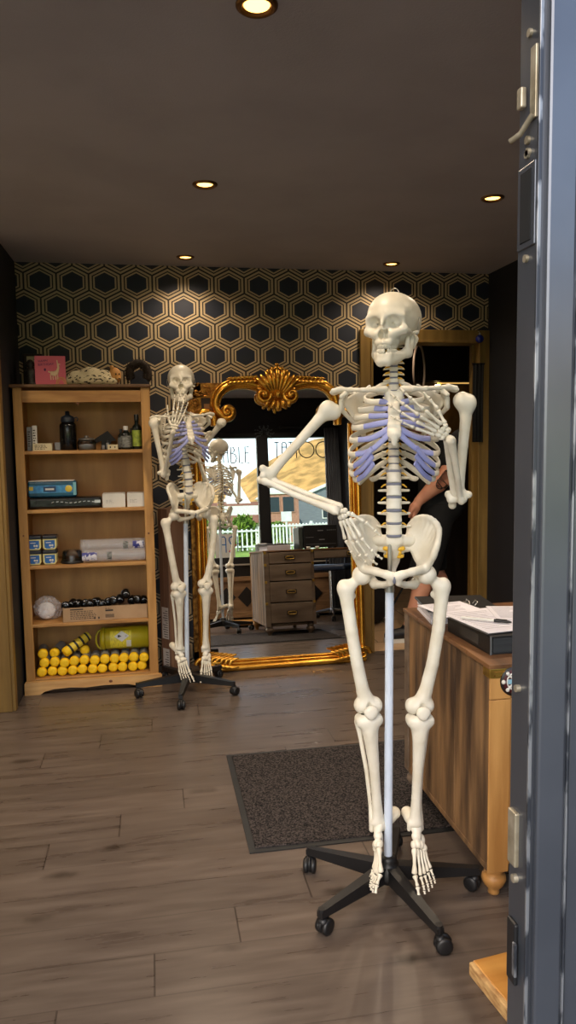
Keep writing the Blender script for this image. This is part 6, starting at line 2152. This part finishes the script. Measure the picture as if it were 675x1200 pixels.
# houses
ROOFB = mat('brown_roof_tiles', (150, 104, 84), .85, col2=(128, 86, 68), scale=4, stretch=(1, 1, 8)); WALLW = mat('white_render', (240, 238, 232), .8); WALLB = mat('pink_brick_wall', (188, 138, 116), .85, col2=(168, 118, 98), scale=9)
WALLG = mat('grey_cladding', (132, 136, 142), .7, col2=(116, 120, 126), scale=3, stretch=(1, 1, 14)); DGL = mat('dark_window', (44, 54, 58), .2)
h1 = thing('house', 'white gabled house with brown front roof below the hill, left of the mullion', 'house', (6.3, -36, 1.35))
g = G(); g.box(-2.2, -5, 0, 1.25, 0, 2.45); g.build('front_wall', WALLW, h1)
g = G(); g.prism([(-.75, .0), (.85, .0), (.85, 2.6), (.05, 4.05), (-.75, 2.6)], -.1, 3.4, T(0, -1.0, 0) @ RX(pi/2)); g.build('gable', WALLW, h1)
g = G(); g.add([(-2.6, .5, 1.45), (1.55, .5, 1.45), (1.35, -1.0, 2.75), (-2.4, -1.0, 2.75), (-2.6, .5, 1.37), (1.55, .5, 1.37), (1.35, -1.0, 2.67), (-2.4, -1.0, 2.67)], [(0, 1, 2, 3), (7, 6, 5, 4), (0, 4, 5, 1), (1, 5, 6, 2), (3, 2, 6, 7), (0, 3, 7, 4)]); g.build('roof', ROOFB, h1)
h2 = thing('house', 'pinkish brick building with two dark windows, right of the mullion', 'house', (8.80, -35.4, 1.35))
g = G(); g.box(-.85, -4, 0, 1.0, 0, 3.05); g.build('brick_wall', WALLB, h2)
g = G(); g.box(-.9, -4.1, 3.05, 1.08, .1, 3.17); g.build('flat_roof', WALLW, h2)
for x in (-.55, .35):
    g = G(); g.box(x-.38, -.02, 1.92, x+.40, .05, 2.92); w_ = g.build('window', WALLB, h2)
    g = G(); g.box(x-.33, .04, 1.97, x+.35, .055, 2.87); g.build('pane', DGL, w_)
h3 = thing('house', 'grey clad building with sloping roofline at the right of the shop window view', 'house', (12.35, -40.2, 1.38)); h3.scale = (1.12, 1.12, 1.12)
g = G(); g.prism([(-1.9, 0), (3.2, 0), (3.2, 4.1), (1.8, 4.0), (-1.0, 2.9), (-1.9, 2.55)], 0, 4, T(0, 0, 0) @ RX(pi/2)); g.build('clad_wall', WALLG, h3)
g = G(); g.prism([(-2.0, 2.5), (-1.0, 2.88), (1.8, 3.98), (3.3, 4.1), (3.3, 4.22), (1.75, 4.12), (-1.05, 3.04), (-2.0, 2.64)], -.15, 4.1, RX(pi/2)); g.build('roof', WALLW, h3)
for x in (.1, .75):
    g = G(); g.box(x, .0, 1.5, x+.35, .05, 2.6); w_ = g.build('window', WALLW, h3)
    g = G(); g.box(x+.05, .04, 1.56, x+.30, .06, 2.54); g.build('pane', DGL, w_)
h4 = thing('house', 'small white house on the slope between brick and grey buildings', 'house', (11.2, -49, 1.5))
g = G(); g.box(-1.2, -3, 0, 1.2, 0, 3.9); g.build('wall', WALLW, h4)
g = G(); g.prism([(-1.4, 3.9), (1.4, 3.9), (0, 4.9)], -.2, 3.2, RX(pi/2)); g.build('roof', WALLW, h4)
sg = thing('sign_post', 'white post with a small square sign on the lawn', 'sign', (4.72, -14.6, .78))
g = G(); g.cyl((0, 0, -.1), (0, 0, 1.22), .035, n=10); g.build('post', WPAINT, sg)
g = G(); g.box(-.17, .03, .98, .17, .05, 1.30, .01); g.build('sign_plate', WPAINT, sg)
# ================================================================ camera, light, sky
cam = bpy.data.cameras.new('camera')
co = bpy.data.objects.new('camera', cam)
COL.objects.link(co)
cam.sensor_fit = 'VERTICAL'; cam.sensor_height = 36.; cam.lens = 880/1200*36.
cam.clip_start = .05; cam.clip_end = 500
yaw, pit, rol = radians(10.2), radians(5.52), radians(.85)
fw = Vector((sin(yaw)*cos(pit), cos(yaw)*cos(pit), -sin(pit)))
r0 = Vector((cos(yaw), -sin(yaw), 0)); u0 = r0.cross(fw)
rr = r0*cos(rol)-u0*sin(rol); uu = u0*cos(rol)+r0*sin(rol)
co.matrix_world = Matrix.Translation((0, 0, 1.38)) @ Matrix((rr, uu, -fw)).transposed().to_4x4()
SC.camera = co

def spot(loc, power, size=2.3, blend=.8, col=(1, .79, .57), r=.03):
    l = bpy.data.lights.new('downlight_or_fill', 'SPOT')
    l.energy = power; l.color = col; l.spot_size = size; l.spot_blend = blend; l.shadow_soft_size = r
    o = bpy.data.objects.new('downlight_or_fill', l)
    COL.objects.link(o)
    o.location = loc
    return o
for x, y, lab in LIGHTS:
    if y > 4: spot((x, y, ZC-.03), 12, 2.5, 1.)
    elif y > 3: spot((x, y, ZC-.03), 46, 2.6, 1.)
    else: spot((x, y, ZC-.03), 20)
for x, y, e in ((-1.0, 3.15, 40), (-1.0, 1.88, 30), (1.49, 1.88, 20)):  # added fill spots, out of view and without fittings
    spot((x, y, ZC-.03), e, 2.6, 1.)
spot((1.75, 5.3, 2.3), 10)  # unseen spot in the room beyond, without a fitting
sun = bpy.data.lights.new('sun', 'SUN'); sun.energy = 4.5; sun.angle = radians(.6); sun.color = (1, .93, .80)
so = bpy.data.objects.new('sun', sun); COL.objects.link(so)
so.rotation_euler = Vector((.45, -.75, -.62)).to_track_quat('-Z', 'Y').to_euler()

w = bpy.data.worlds.new('sky'); SC.world = w
w.use_nodes = True
nt = w.node_tree
bg = nt.nodes['Background']
sk = nt.nodes.new('ShaderNodeTexSky')
sk.sky_type = 'NISHITA'; sk.sun_disc = False
sk.sun_elevation = radians(36); sk.sun_rotation = radians(-150)
sk.air_density = 1.0; sk.dust_density = 2.0; sk.ozone_density = 1.
nt.links.new(sk.outputs[0], bg.inputs['Color'])
bg.inputs['Strength'].default_value = .30

SC.view_settings.view_transform = 'Standard'
SC.view_settings.look = 'None'
SC.view_settings.exposure = .45
SC.view_settings.gamma = 1
SC.view_settings.use_curve_mapping = False
SC.cycles.max_bounces = 8
SC.cycles.diffuse_bounces = 4
SC.cycles.glossy_bounces = 4
SC.cycles.transparent_max_bounces = 12
SC.cycles.sample_clamp_indirect = 6
SC.cycles.use_denoising = True
